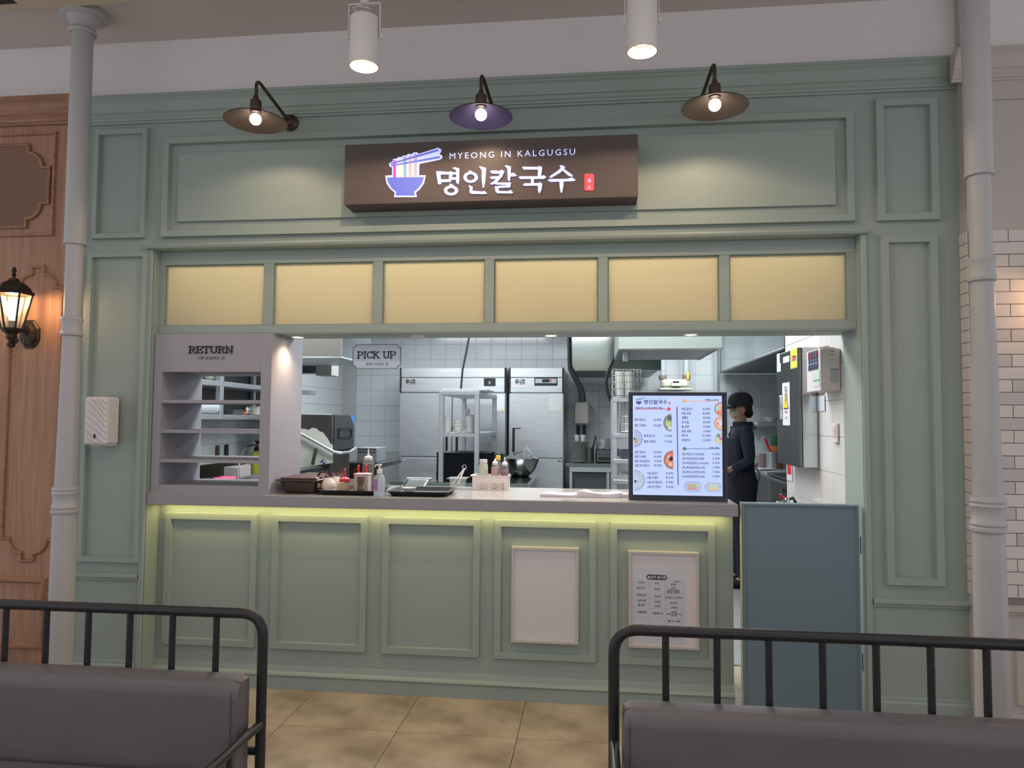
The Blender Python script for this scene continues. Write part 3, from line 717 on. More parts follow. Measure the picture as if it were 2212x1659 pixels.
# lantern's twin on the brick wall, beyond the frame, only its glow is seen
lantern2 = thing('wall_lantern', 'small dark wall lantern on the white brick at the frame edge', 'lamp', (2.14, -.2, 1.9))
obj('roof', MB().lathe(2.14, -.22, [(.09, 2.045), (.075, 2.075), (.03, 2.11), (.005, 2.15)], 6), LANT, lantern2)
obj('cage', MB().lathe(2.14, -.22, [(.084, 2.045), (.047, 1.87)], 6, False), LGLASS, lantern2)
obj('base_cup', MB().lathe(2.14, -.22, [(.05, 1.87), (.02, 1.83), (.004, 1.77)], 6), LANT, lantern2)
obj('bulb', MB().sphere((2.14, -.22, 1.95), .035), mat('lantern_bulb', (255, 214, 160), emit=7), lantern2, True)
obj('wall_plate', MB().box(2.10, 2.18, -.095, -.079, 1.84, 1.96, .006), LANT, lantern2)
obj('arm', MB().tube([(2.14, -.08, 1.9), (2.14, -.15, 1.86), (2.14, -.22, 1.83)], .012, 8), LANT, lantern2, True)
point('lantern_light', (2.14, -.22, 2.01), 3.0, (1, .6, .3), .02)

# paper towel dispenser
dx0 = PX(181.5, -.125, 860); dx1 = PX(231, -.125, 860); dz1 = PZ(857, -.125, 210); dz0 = PZ(961, -.125, 210)
t = thing('paper_towel_dispenser', 'white paper towel dispenser with rippled front on the green wall', 'dispenser', ((dx0+dx1)/2, 0, dz0))
obj('housing', MB().box(dx0, dx1, -.118, -.018, dz0, dz1, .01), WHITEP, t)
nx, nz = 26, 52; v = []; f = []
for j in range(nz+1):
    for i in range(nx+1):
        u = i/nx; w = j/nz; x = dx0+.004+(dx1-dx0-.008)*u; z = dz0+.004+(dz1-dz0-.008)*w
        ph = (u*1.15+w*2.4+.10*math.sin(u*5+w*3))*2*PI*3.05
        e = min(u, 1-u, w, 1-w)*30; v.append((x, -.118-min(1, e)*(.0045+.0038*math.sin(ph)), z))
for j in range(nz):
    for i in range(nx): a = j*(nx+1)+i; f.append((a, a+1, a+nx+2, a+nx+1))
m3 = MB(); m3.add(v, f); obj('rippled_front', m3, WHITEP, t, True)
cxw, czw = P(204.5, 942, -.125)
mb = MB().lathe(0, 0, [(.006, 0), (.006, .003)], 16, sy=2.1); mb.move(lambda p: (cxw+p.x, -.1255-p.z, czw+p.y)); obj('sight_window', mb, mat('smoked_window', (52, 44, 54), .3), t)
obj('outlet', MB().box(dx0+.02, dx1-.005, -.10, -.03, dz0-.006, dz0+.002), WHITEP2, t)

# benches
def bench(Y, zr, x_open, x_post, barx, arm_z, cz, label, left):
    """frame plane at Y; x_open = far end, x_post = near post"""
    t = thing('bench', label, 'bench', ((x_open+x_post)/2, Y, 0), 'cushioned benches in the foreground')
    r = .0165; s = 1 if left else -1; xp = x_post
    pts = [(x_open, Y, 0.0), (x_open, Y, zr-.09)]+fillet((x_open, Y, 0), (x_open, Y, zr), (xp, Y, zr), .09, 8)+fillet((x_open, Y, zr), (xp, Y, zr), (xp, Y, 0), .075, 8)+[(xp, Y, 0)]
    obj('back_frame', MB().tube(pts, r, 16), BENCHM, t, True)
    zlow = .36
    for b in barx: obj('spindle', MB().lathe(b, Y, [(.0105, zlow), (.0105, zr-.01)], 12), BENCHM, t, True)
    obj('lower_rail', MB().tube([(x_open, Y, zlow), (xp, Y, zlow)], .013, 12), BENCHM, t, True)
    for xx in (xp, x_open):
        ap = [(xx, Y, arm_z), (xx, Y-.45, arm_z)]+fillet((xx, Y-.40, arm_z), (xx, Y-.52, arm_z), (xx, Y-.52, 0), .06, 6)+[(xx, Y-.52, 0)]
        obj('arm_frame', MB().tube(ap, .0145, 14), BENCHM, t, True)
        obj('arm_spindle', MB().lathe(xx, Y-.20, [(.009, .33), (.009, arm_z)], 10), BENCHM, t, True)
    xa, xb = sorted((x_open+s*.03, xp-s*.022))
    # rounded cushion: profile in y,z
    yb = Y-.022; d = .10; zt_ = cz; R = .045; pr = []
    for k in range(7): a = PI/2*k/6; pr.append((yb-d+R-R*math.sin(a), zt_-R+R*math.cos(a)))
    pr = [(yb, .27), (yb, zt_-.008), (yb-.008, zt_)]+pr+[(yb-d, .27)]
    def cush(x0, x1, pr, nm, e=.03):
        n = len(pr); cy = sum(p[0] for p in pr)/n; czz = sum(p[1] for p in pr)/n; v = []; f = []
        st = [(x0, .0), (x0+e*.15, .6), (x0+e, 1), (x1-e, 1), (x1-e*.15, .6), (x1, 0)]
        for X, q in st:
            for y, z in pr:
                g = (1-q)*.022
                v.append((X, y+(g if y < cy else -g), z+(-g if z > czz else g)))
        for j in range(len(st)-1):
            for i in range(n): f.append((j*n+i, j*n+(i+1) % n, (j+1)*n+(i+1) % n, (j+1)*n+i))
        f += [tuple(range(n)), tuple((len(st)-1)*n+i for i in range(n))[::-1]]
        m = MB(); m.add(v, f); return obj(nm, m, VINYL, t, True)
    cush(xa, xb, pr, 'back_cushion')
    obj('seat_cushion', MB().box(xa, xb, Y-.50, yb-d-.003, .27, .355, .025), VINYL, t)
    obj('seat_board', MB().box(xa, xb, Y-.50, Y-.02, .24, .27), BLACKM, t)
    xs_ = xp-s*(.022+.018)
    mb = MB(); z = zt_-.03
    while z > .29:
        mb.box(xs_-.0012, xs_+.0012, yb-d-.0012, yb-d+.001, z, z+.005); z -= .009
    obj('seam_stitching', mb, mat('dark_thread', (62, 58, 62), .8), t, kind='stuff')
    return t
b1 = [PX(p, -1.35, 1380) for p in (-80, 11, 99, 190, 280, 372, 467)]
zr1 = PZ(1324, -1.35, 500)
bench(-1.35, zr1, -2.9, PX(566, -1.35, 1450), b1, PZ(1563, -1.35, 565), PZ(1449, -1.35, 540)+.002, 'cushioned metal bench at lower left, rail ending beside the floor gap', True)
zr2 = PZ(1362, -1.42, 1400)
b2 = [PX(p, -1.42, 1440) for p in (1438, 1549, 1661, 1777, 1893, 2011, 2132)]+[PX(2250, -1.42, 1440)]
bench(-1.42, zr2, 1.9, PX(1326, -1.42, 1500), b2, PZ(1602, -1.42, 1320), PZ(1506, -1.42, 1400)+.002, 'cushioned metal bench at lower right, in front of the gate', False)

# ================================================================== ON THE COUNTER
ZC = 1.0262
# menu screen
MY = .10
A = P(1357, 846, MY); B = P(1571, 1081, MY)
mx0, mx1, mz1, mz0 = .184, .674, A[1], ZC
t = thing('menu_screen', 'upright black-framed screen showing the price menu on the counter', 'screen', ((mx0+mx1)/2, MY, ZC))
obj('casing', MB().box(mx0, mx1, MY+.003, MY+.05, mz0, mz1, .004), mat('screen_casing', (46, 50, 66), .35), t)
SX0, SZ1 = P(1367, 854.5, MY); SX1, SZ0 = P(1561, 1072, MY)
obj('bezel', MB().ring(mx0, mx1, mz0, mz1, .018, MY-.004, MY+.004, .002), mat('screen_casing', (46, 50, 66), .35), t)
obj('display', MB().box(SX0, SX1, MY, MY+.003, SZ0, SZ1), mat('display_white', (172, 192, 238), .3, emit=.66), t)
def M(u, v): return P(1350+u*.1507, 840+v*.1507, MY)
def ink(n, c): return mat(n, c, .5, emit=.42)
MI = ink('menu_ink', (58, 64, 98)); MS = ink('menu_ink_soft', (150, 164, 205))
mb = MB()
def row(s, u, v, pr_, ru, h=36, w=None):
    x, z = M(u, v+h*.42); k = W(h*.1507, MY)*1.15
    text(mb, s, x, z, k, MY-.0015, w=(M(w, v)[0]-x) if w else None, bold=.015)
    x, z = M(ru, v+h*.42); text(mb, pr_, x, z, k, MY-.0015, bold=.012, sp=1.1, al='r')
for s, u, v, p, r, w in (('멸치 칼국수', 140, 442, '8.000', 520, 298), ('멸치 수제비', 140, 524, '8.500', 520, 298), ('들깨 칼국수', 273, 673, '9.000', 675, 435), ('들깨 수제비', 273, 754, '9.500', 675, 437),
    ('얼큰 칼국수', 142, 907, '8.000', 520, 298), ('얼큰 수제비', 142, 970, '8.500', 520, 302), ('얼큰 만두칼국수', 142, 1035, '9.000', 522, 360), ('얼큰 떡 만둣국', 142, 1098, '8.500', 522, 343),
    ('사골 칼국수', 315, 1210, '8.000', 690, 470), ('사골 수제비', 315, 1272, '8.500', 692, 474), ('사골 만두칼국수', 315, 1337, '9.000', 693, 535), ('사골 떡 만둣국', 315, 1403, '8.500', 694, 516),
    ('비빔 칼국수', 810, 288, '8.000', 1222, 972), ('비빔 모밀', 810, 352, '8.000', 1222, 942), ('생쫄면', 812, 414, '8.000', 1224, 902), ('냉 모밀', 812, 478, '8.000', 1225, 915), ('물 냉면', 812, 542, '9.000', 1225, 916),
    ('비빔 냉면', 812, 607, '9.000', 1226, 947), ('콩국수', 814, 669, '10.000', 1227, 903), ('비빔만두', 814, 735, '12.000', 1228, 936)):
    row(s, u, v, p, r, 36, w)
for s, v, p, w in (('(찐or튀김)고기만두(8개)', 934, '6.500', 1132), ('(찐or튀김)김치만두(8개)', 998, '6.500', 1132), ('(찐or튀김)반반만두(고기4+김치4)', 1062, '6.500', 1198), ('(찐or튀김)갈비만두(10개)', 1126, '7.000', 1146), ('(찐or튀김)고추만두(10개)', 1190, '7.000', 1146), ('(Only튀김)납작만두(4개)', 1253, '5.000', 1138)):
    row(s, 820, v, p, 1356, 34, w)
for s, u, v, w in (('생칼국수 & 생수제비 메뉴', 148, 272, 545), ('면류 & 분식', 1152, 158, 1340), ('만두 메뉴', 1210, 844, 1355)):
    x, z = M(u, v+14); text(mb, s, x, z, W(5, MY), MY-.0015, w=M(w, v)[0]-x, bold=.02)
x, z = M(272, 212); text(mb, '명인칼국수', x, z, W(10, MY), MY-.0015, w=M(606, 212)[0]-x, bold=.02)
obj('menu_lettering', mb, MI, t, kind='stuff')
x, z = M(300, 137); obj('menu_small_lettering', text(MB(), 'MYEONG IN KALGUGSU', x, z, .008, MY-.0015, w=M(606, 137)[0]-x), MS, t, kind='stuff')
def mpoly(nm, pts, m, y=MY-.0012): 
    q = MB(); q.add([(M(*p)[0], y, M(*p)[1]) for p in pts], [tuple(range(len(pts)))]); return obj(nm, q, m, t)
mpoly('divider', [(738, 256), (752, 256), (768, 1378), (755, 1378)], ink('menu_navy', (66, 78, 140)))
for c, n, d, l in (((214, 84, 92), 'menu_red', (630, 288), (146, 603)), ((232, 176, 118), 'menu_orange', (850, 174), (872, 1345)), ((98, 124, 134), 'menu_teal', (852, 857), (872, 1358))):
    m_ = ink(n, c); mpoly('menu_diamond', [(d[0]-32, d[1]), (d[0], d[1]-32), (d[0]+32, d[1]), (d[0], d[1]+32)], m_)
    mpoly('menu_rule', [(l[0], d[1]-4), (l[1], d[1]-4), (l[1], d[1]+5), (l[0], d[1]+5)], m_)
mpoly('menu_bowl', [(152, 180), (243, 180), (222, 214), (212, 222), (184, 222), (172, 212)], ink('menu_navy', (66, 78, 140)))
for i in range(5): mpoly('menu_noodle', [(166+i*14, 178), (166+i*14, 148-i*3), (172+i*14, 148-i*3), (172+i*14, 178)], ink('menu_nood%d' % i, ((200, 110, 170), (226, 200, 170), (140, 170, 180), (220, 170, 160), (180, 160, 180))[i]))
mpoly('menu_chopstick', [(160, 150), (280, 116), (280, 121), (160, 156)], ink('menu_navy', (66, 78, 140))); mpoly('menu_chopstick', [(160, 160), (284, 134), (284, 139), (160, 166)], ink('menu_navy', (66, 78, 140)))
mpoly('menu_seal', [(628, 186), (650, 186), (650, 222), (628, 222)], ink('menu_red', (214, 84, 92)))
def dish(cx, cy, rx, ry, a0, a1, rim, fill, blobs):
    n = 20
    def arc(k): return [(cx+rx*k*math.cos(math.radians(a0+(a1-a0)*i/n)), cy+ry*k*math.sin(math.radians(a0+(a1-a0)*i/n))) for i in range(n+1)]
    def clipx(pts): return [(min(max(u, 118), 1405), v) for u, v in pts]
    mpoly('dish_rim', clipx(arc(1)), ink('dish_rim_%d%d%d' % rim, rim), MY-.0010); mpoly('dish_food', clipx(arc(.88)), ink('dish_f_%d%d%d' % fill, fill), MY-.0014)
    for u, v, r, c in blobs:
        mpoly('dish_topping', clipx([(u+r*math.cos(PI*i/5), v+r*math.sin(PI*i/5)*1.1) for i in range(10)]), ink('dish_t_%d%d%d' % c, c), MY-.0018)
dish(665, 485, 115, 125, 90, 270, (120, 124, 140), (130, 150, 150), [(620, 500, 36, (190, 205, 120)), (640, 420, 34, (84, 108, 110)), (640, 560, 30, (200, 205, 215)), (600, 450, 20, (150, 180, 150))])
dish(130, 712, 125, 126, -90, 90, (140, 160, 205), (170, 190, 225), [(160, 750, 26, (220, 150, 110)), (150, 725, 20, (170, 190, 130)), (135, 715, 14, (60, 64, 80))])
dish(690, 1018, 135, 132, 90, 270, (150, 100, 90), (206, 128, 100), [(660, 1000, 30, (44, 48, 78)), (630, 975, 24, (214, 190, 180)), (650, 1080, 26, (220, 200, 180)), (610, 1040, 30, (216, 150, 116))])
dish(130, 1310, 160, 150, -90, 90, (150, 170, 210), (176, 196, 228), [(150, 1325, 18, (70, 80, 96)), (230, 1220, 16, (190, 210, 190)), (215, 1370, 20, (196, 212, 190)), (170, 1280, 28, (200, 205, 220)), (150, 1390, 16, (190, 208, 190))])
dish(1385, 288, 104, 96, 90, 270, (150, 110, 110), (226, 170, 150), [(1330, 280, 34, (170, 210, 200)), (1350, 345, 34, (228, 130, 100)), (1368, 240, 24, (230, 180, 180))])
dish(1385, 495, 108, 103, 90, 270, (190, 140, 110), (226, 190, 160), [(1360, 490, 34, (210, 220, 240)), (1335, 500, 20, (214, 120, 110))])
dish(1388, 715, 104, 86, 90, 270, (170, 195, 205), (196, 206, 190), [(1340, 670, 26, (120, 150, 120)), (1372, 715, 22, (216, 110, 160)), (1340, 750, 26, (216, 206, 150))])
for u0, u1, v0, v1, cc in ((845, 1095, 1325, 1475, ((190, 190, 150), (216, 160, 140))), (1145, 1380, 1345, 1472, ((206, 214, 190), (226, 216, 150)))):
    mpoly('dish_rim', [(u0+30, v0), (u1-30, v0), (u1, v0+40), (u1, v1-40), (u1-30, v1), (u0+30, v1), (u0, v1-40), (u0, v0+40)], ink('dish_plate', (160, 180, 220)), MY-.0010)
    mpoly('dish_food', [(u0+12, v0+12), (u1-12, v0+12), (u1-10, v1-12), (u0+12, v1-12)], ink('dish_plate2', (178, 196, 234)), MY-.0012)
    for k in range(6): mpoly('dish_topping', [(u0+62+22*k+14*math.cos(PI*i/5), (v0+v1)/2-16+26*math.sin(PI*i/5)) for i in range(10)], ink('dish_d%d' % (u0+k % 2), cc[0] if k % 2 else tuple(int(q*.95) for q in cc[0])), MY-.0016)
    for k in range(6): mpoly('dish_topping', [(u0+66+22*k+13*math.cos(PI*i/5), (v0+v1)/2+26+20*math.sin(PI*i/5)) for i in range(10)], ink('dish_e%d' % (u0+k % 2), cc[1] if k % 2 else tuple(int(q*.92) for q in cc[1])), MY-.0020)
area('screen_light', ((mx0+mx1)/2, MY-.03, 1.3), .4, .4, .5, (.72, .8, 1.0), (-PI/2, 0, 0))

# big brown cutlery box at the left end
bx0, by0 = G(583, 1062, ZC); bx1, _ = G(668, 1062, ZC)
by0 = .07; bx0 = -1.675; bx1 = -1.50+.045; zb1 = PZ(1037, by0, 620)
t = thing('cutlery_case', 'glossy dark brown lidded cutlery case against the return cabinet', 'box', ((bx0+bx1)/2, by0+.2, ZC))
BR = mat('brown_plastic', (52, 36, 34), .2, coat=.4); BL_ = mat('brown_lid', (96, 54, 46), .12, coat=.5)
by1 = by0+.42; n = 6
def tapered(x0, x1, y0, y1, z0, z1, ins, r=.02):
    pr = []
    for zz, k in ((z0, ins+.012), (z0+.012, ins*.9), (z1, 0)):
        pr.append((x0+k, x1-k, y0+k, y1-k, zz))
    m = MB(); v = []
    for (a, b, c, d, zz) in pr:
        for (cx, cy, st) in ((b-r, d-r, 0), (a+r, d-r, 90), (a+r, c+r, 180), (b-r, c+r, 270)):
            for q in (0, 30, 60, 90): v.append((cx+r*math.cos(math.radians(st+q)), cy+r*math.sin(math.radians(st+q)), zz))
    N = 16; f = [(j*N+i, j*N+(i+1) % N, (j+1)*N+(i+1) % N, (j+1)*N+i) for j in range(2) for i in range(N)]+[tuple(range(N))[::-1], tuple(range(2*N, 3*N))]
    m.add(v, f); return m
obj('body', tapered(bx0+.012, bx1-.004, by0+.012, by1, ZC, zb1-.004, .015), BR, t, True)
obj('lid_rim', MB().box(bx0-.004, bx1+.010, by0-.004, by1+.01, zb1-.006, zb1+.004, .003), BR, t)
for k in range(5):
    yk = by0+.02+k*.08
    obj('lid_rib', MB().box(bx0+.012, bx1-.006, yk, yk+.05, zb1+.003, zb1+.012, .004), BL_, t)
obj('handle', MB().tube([(bx1-.07, by0+.2, zb1+.01), (bx1-.05, by0+.2, zb1+.03), (bx1-.02, by0+.22, zb1+.03), (bx1-.005, by0+.24, zb1+.01)], .006, 8), BR, t, True)
for k in range(5):
    obj('side_slot', MB().box(bx1-.006, bx1+.001, by0+.035+k*.075, by0+.085+k*.075, ZC+.03, zb1-.018, .002), mat('clear_brown', (150, 128, 116), .15), t)
# round-cornered black tray with condiments
def tray(x0, x1, y0, y1, z, label, h=.022, group='black serving trays on the counter', rot=0):
    t = thing('serving_tray', label, 'tray', ((x0+x1)/2, (y0+y1)/2, z), group)
    cx, cy = (x0+x1)/2, (y0+y1)/2; v = []; N = 24
    lv = [(.02, 0), (.0, h), (-.006, h+.001), (-.006, h+.004), (.004, h+.003), (.022, .004)]
    for k, zz in lv:
        for (sx_, sy_, st) in ((1, 1, 0), (-1, 1, 90), (-1, -1, 180), (1, -1, 270)):
            for q in (0, 18, 36, 54, 72, 90):
                r = .045; a = math.radians(st+q)
                v.append((cx+sx_*((x1-x0)/2-k-r)+r*math.cos(a), cy+sy_*((y1-y0)/2-k-r)+r*math.sin(a), z+zz))
    f = [(j*N+i, j*N+(i+1) % N, (j+1)*N+(i+1) % N, (j+1)*N+i) for j in range(len(lv)-1) for i in range(N)]+[tuple(range(N))[::-1], tuple(range((len(lv)-1)*N, len(lv)*N))]
    m = MB(); m.add(v, f)
    if rot: m.rotz((cx, cy), rot)
    obj('tray_body', m, BLACKT, t, True); return t
tray(-1.445, -1.125, .055, .36, ZC+.0005, 'black tray carrying sauce bottles and bowls beside the cutlery case')
tray(-1.075, -.745, .055, .36, ZC+.0005, 'black tray holding one small white bowl, left of the tongs tub')
TZ = ZC+.006
# stacked pinkish bowls (upside down)
PINK = mat('cream_ceramic', (214, 198, 190), .18)
for i, (px, yy, zz) in enumerate(((710, .16, 0), (727, .25, 0), (710, .16, .020), (727, .25, .020))):
    x = PX(px, yy, 1050)
    o = MB().lathe(x, yy, [(.041, TZ+zz), (.043, TZ+zz+.005), (.041, TZ+zz+.020), (.034, TZ+zz+.038), (.02, TZ+zz+.050), (.018, TZ+zz+.054), (.001, TZ+zz+.054)], 24)
    names = ['front upturned cream bowl, lower of its pair, on the condiment tray', 'rear upturned cream bowl, lower of its pair, on the condiment tray', 'front upturned cream bowl, upper of its pair, on the condiment tray', 'rear upturned cream bowl, upper of its pair, on the condiment tray']
    obj('small_bowl', o, PINK, None, True, names[i], None, 'bowl', 'upturned cream bowls', loc=(x, yy, TZ+zz))
def squeeze(px, yy, r, h, fill, name, label, cap=RED, loop=True, tip=.03, z=TZ, body=CLEARM, group='squeeze sauce bottles', lvl=.75):
    x = PX(px, yy, 1040)
    t = thing('sauce_bottle', label, 'bottle', (x, yy, z), group)
    obj('sauce', MB().lathe(x, yy, [(r*.9, z+.002), (r*.95, z+.006), (r*.95, z+h*lvl)], 20), fill, t, True)
    obj('bottle', MB().lathe(x, yy, [(r*.94, z), (r, z+.004), (r, z+h*.86), (r*.82, z+h*.97), (r*.6, z+h)], 24, False), body, t, True)
    obj('cap', MB().lathe(x, yy, [(r*.72 if not loop else r*1.02, z+h*.98-(.006 if loop else 0)), (r*.72 if not loop else r*1.02, z+h+.010), (r*.45, z+h+.016), (.006, z+h+.02), (.003, z+h+.02+tip), (.001, z+h+.022+tip)], 20), cap, t, True)
    if loop:
        obj('nozzle', MB().lathe(x, yy, [(.0055, z+h+.012), (.0048, z+h+.02+tip), (.0065, z+h+.02+tip), (.0062, z+h+.03+tip), (.002, z+h+.033+tip)], 12), cap, t, True)
        s = -1
        pts = [(x+s*r*.9, yy, z+h), (x+s*(r+.006), yy, z+h+.018), (x+s*r*.7, yy, z+h+.04), (x+s*.004, yy, z+h+.05)]
        obj('cap_strap', MB().tube(fillet(pts[0], pts[1], pts[2], .012, 5)+[pts[3]], .0012, 6), cap, t, True)
    return t
MUST = mat('pale_mustard', (206, 170, 120), .5); SOY = mat('dark_soy', (50, 40, 42), .3); PEACH = mat('peach_sauce', (206, 170, 150), .5)
squeeze(744.5, .13, .0275, .066, MUST, 'a', 'front red-capped squeeze bottle of pale mustard sauce')
squeeze(774, .26, .025, .078, mat('orange_sauce', (206, 150, 84), .5), 'b', 'red-capped squeeze bottle of orange sauce behind the clear box')
squeeze(791, .29, .025, .080, PEACH, 'c', 'rear red-capped squeeze bottle beside the tall soy bottle')
squeeze(795, .41, .033, .172, SOY, 'd', 'tall squeeze bottle of dark soy sauce with white tip', WHITEP, False, .035, ZC+.0005, CLEARM, lvl=.85)
x, yy = PX(784, .17, 1040), .17
t = thing('lidded_tub', 'clear square tub with pink lid rim on the condiment tray', 'container', (x, yy, TZ))
obj('tub', MB().box(x-.038, x+.038, yy-.03, yy+.03, TZ, TZ+.095, .004), mat('tub_plastic', (208, 196, 188), .25, alpha=.85), t); obj('lid', MB().box(x-.041, x+.041, yy-.033, yy+.033, TZ+.095, TZ+.103, .003), mat('tub_lid', (222, 196, 196), .3), t)
x, yy = PX(779, .105, 1050), .105
t = thing('pepper_jar', 'small brown pepper jar in front of the clear tub', 'jar', (x, yy, TZ))
obj('jar', MB().lathe(x, yy, [(.018, TZ), (.020, TZ+.004), (.018, TZ+.035), (.015, TZ+.05), (.019, TZ+.06), (.019, TZ+.066)], 18), mat('brown_pepper', (110, 84, 72), .3), t, True); obj('lid', MB().lathe(x, yy, [(.020, TZ+.066), (.020, TZ+.088), (.018, TZ+.092), (.001, TZ+.092)], 18), mat('jar_lid', (88, 70, 66), .4), t, True)
# hand sanitiser
x, yy = PX(819.5, .05, 1040), .05
t = thing('sanitizer_bottle', 'clear pump bottle of hand sanitizer in front of the condiments', 'bottle', (x, yy, ZC))
obj('gel', MB().lathe(x, yy, [(.025, ZC+.003), (.028, ZC+.01), (.028, ZC+.085)], 20, sy=.7), mat('gel_blue', (190, 200, 226), .1, alpha=.45), t, True)
obj('bottle', MB().lathe(x, yy, [(.027, ZC), (.030, ZC+.005), (.030, ZC+.092), (.024, ZC+.106), (.012, ZC+.114), (.012, ZC+.12)], 24, sy=.7), CLEARP, t, True)
obj('dip_tube', MB().tube([(x, yy, ZC+.11), (x+.004, yy, ZC+.06), (x+.01, yy, ZC+.01)], .003, 6), WHITEP, t, True)
obj('pump', MB().lathe(x, yy, [(.014, ZC+.118), (.014, ZC+.138), (.006, ZC+.14), (.006, ZC+.156), (.012, ZC+.158), (.012, ZC+.166), (.001, ZC+.167)], 16), WHITEP, t, True)
obj('pump_spout', MB().tube([(x, yy, ZC+.161), (x-.02, yy, ZC+.161), (x-.026, yy, ZC+.152)], .0045, 8), WHITEP, t, True)
lb2 = MB().box(x-.0265, x-.004, yy-.0215, yy-.020, ZC+.03, ZC+.09); obj('label', lb2, mat('label_blue', (96, 96, 180), .5, noise=.6, scale=90, rgb2=(190, 120, 140)), t)
# steel dish and small bowl
x, yy = PX(884, .17, 1050), .17
o = MB().lathe(x, yy, [(.018, TZ), (.020, TZ+.004), (.036, TZ+.024), (.039, TZ+.030), (.036, TZ+.0295), (.02, TZ+.008), (.001, TZ+.007)], 28)
obj('small_bowl', o, DISH, None, True, 'single small white bowl standing alone on the black tray', None, 'bowl', loc=(x, yy, TZ))
x0, x1 = PX(866, .40, 1040), PX(920, .40, 1040)
t = thing('steel_pan', 'shiny rectangular steel pan tilted up behind the black tray', 'pan', ((x0+x1)/2, .4, ZC))
mb = MB().ring(x0, x1, 0, .085, .009, -.004, .0, .002); obj('rim', mb.move(lambda p: (p.x+(.02*p.z/.085), .385+p.y+p.z*.9, ZC+.012+p.z*.62)), CHROME, t)
mb = MB().box(x0+.008, x1-.008, .0, .03, .008, .078, .01); obj('pan_body', mb.move(lambda p: (p.x+(.02*p.z/.085), .385+p.y+p.z*.9, ZC+.012+p.z*.62-p.y*.35)), STEELB, t)
# clear tub with tongs
x, yy = PX(929+0, .52, 1030), .50
x = PX(985-56+12, yy, 1030)
x0, x1 = PX(973, yy, 1030), PX(1005, yy, 1030)
t = thing('clear_tub', 'clear plastic tub holding white tongs on the counter', 'container', ((x0+x1)/2, yy, ZC))
mb = MB(); m_ = tapered(x0, x1, yy-.04, yy+.06, ZC, ZC+.062, .006, .01); obj('tub', m_, CLEARP, t, True); obj('rim', MB().box(x0-.012, x1+.014, yy-.05, yy+.07, ZC+.062, ZC+.066, .001), CLEARP, t)
t = thing('tongs', 'pair of white tipped tongs leaning in the clear tub', 'tongs', ((x0+x1)/2, yy, ZC+.02))
xt, zt_ = P(1003, 1012, yy); xa, za = P(978, 1045, yy-.045); xc, zc_ = P(990, 1045, yy-.045)
obj('arm', MB().tube([(xt, yy, zt_), (xa, yy-.055, za)], [.005, .003], 8), WHITEP, t, True); obj('arm', MB().tube([(xt, yy, zt_), (xc, yy-.055, zc_)], [.006, .004], 8), WHITEP, t, True)
mb = MB(); mb.tube([(xt+.012*math.cos(a/8*2*PI), yy, zt_+.008+.013*math.sin(a/8*2*PI)) for a in range(9)], .003, 8); obj('ring_end', mb, CHROME, t, True)
# white perforated basket with bottles
yy = .48; x0, x1 = PX(1020, yy, 1045), PX(1096, yy, 1045); zt_ = PZ(1029, yy, 1060)
t = thing('plastic_basket', 'white perforated plastic basket holding sauce bottles', 'basket', ((x0+x1)/2, yy+.06, ZC))
BK = mat('basket_white', (222, 212, 212), .4)
hx = []; mb = MB(); nxh, nzh = 15, 4
hs = .0036; zz0 = ZC; H = zt_-ZC; gx = (x1-x0-.04)/(nxh-1); gz_ = .0095
xs2 = [x0]; 
for i in range(nxh): c = x0+.016+i*gx; xs2 += [c-hs/1.4, c+hs/1.4]
xs2.append(x1); zs2 = [zz0]
for j in range(nzh): c = ZC+.008+j*gz_; zs2 += [c-hs/1.3, c+hs/1.3]
zs2.append(zt_)
for i in range(len(xs2)-1):
    if i % 2 == 0: mb.box(xs2[i], xs2[i+1], yy, yy+.002, zz0, zt_)
    else:
        for j in range(0, len(zs2)-1, 2): mb.box(xs2[i], xs2[i+1], yy, yy+.002, zs2[j], zs2[j+1])
obj('front_side', mb, BK, t)
obj('end_side', MB().box(x0, x0+.002, yy+.002, yy+.13, ZC, zt_), BK, t); obj('end_side', MB().box(x1-.002, x1, yy+.002, yy+.13, ZC, zt_), BK, t); obj('back_side', MB().box(x0, x1, yy+.13, yy+.132, ZC, zt_), BK, t); obj('base', MB().box(x0+.002, x1-.002, yy+.002, yy+.13, ZC, ZC+.003), BK, t)
obj('rim', MB().ring(x0-.006, x1+.004, yy-.004, yy+.136, .007, 0, .004).move(lambda p: (p.x, p.z, zt_+p.y)), BK, t)
obj('handle', MB().box(x0-.016, x0-.004, yy+.02, yy+.10, zt_-.004, zt_+.004, .002), BK, t)
bz = ZC+.003
squeeze(1069, yy+.045, .0225, .142, mat('pink_sauce', (196, 150, 140), .5), 'e', 'squeeze bottle of pink sauce, middle one in the basket', WHITEP, False, .012, bz, lvl=.87)
squeeze(1083+7, yy+.045, .0235, .138, mat('red_brown_sauce', (130, 66, 48), .4), 'f', 'squeeze bottle of red-brown sauce, rightmost in the basket', WHITEP, False, .024, bz, lvl=.76)
x = PX(1042+2, yy+.05, 1030)
t = thing('glass_jar', 'ribbed clear jar with pale lid at the left of the basket', 'jar', (x, yy+.05, bz))
obj('jar', MB().lathe(x, yy+.05, [(.024, bz), (.027, bz+.004), (.027, bz+.13), (.021, bz+.145), (.020, bz+.15)], 22), mat('jar_pale', (206, 212, 196), .2, alpha=.75), t, True); obj('lid', MB().lathe(x, yy+.05, [(.023, bz+.148), (.023, bz+.168), (.001, bz+.169)], 22), WHITEP, t, True)
x = PX(1076, yy+.10, 1000)
t = thing('spice_bottle', 'spice bottle with bright yellow lid behind the basket bottles', 'bottle', (x, yy+.10, bz))
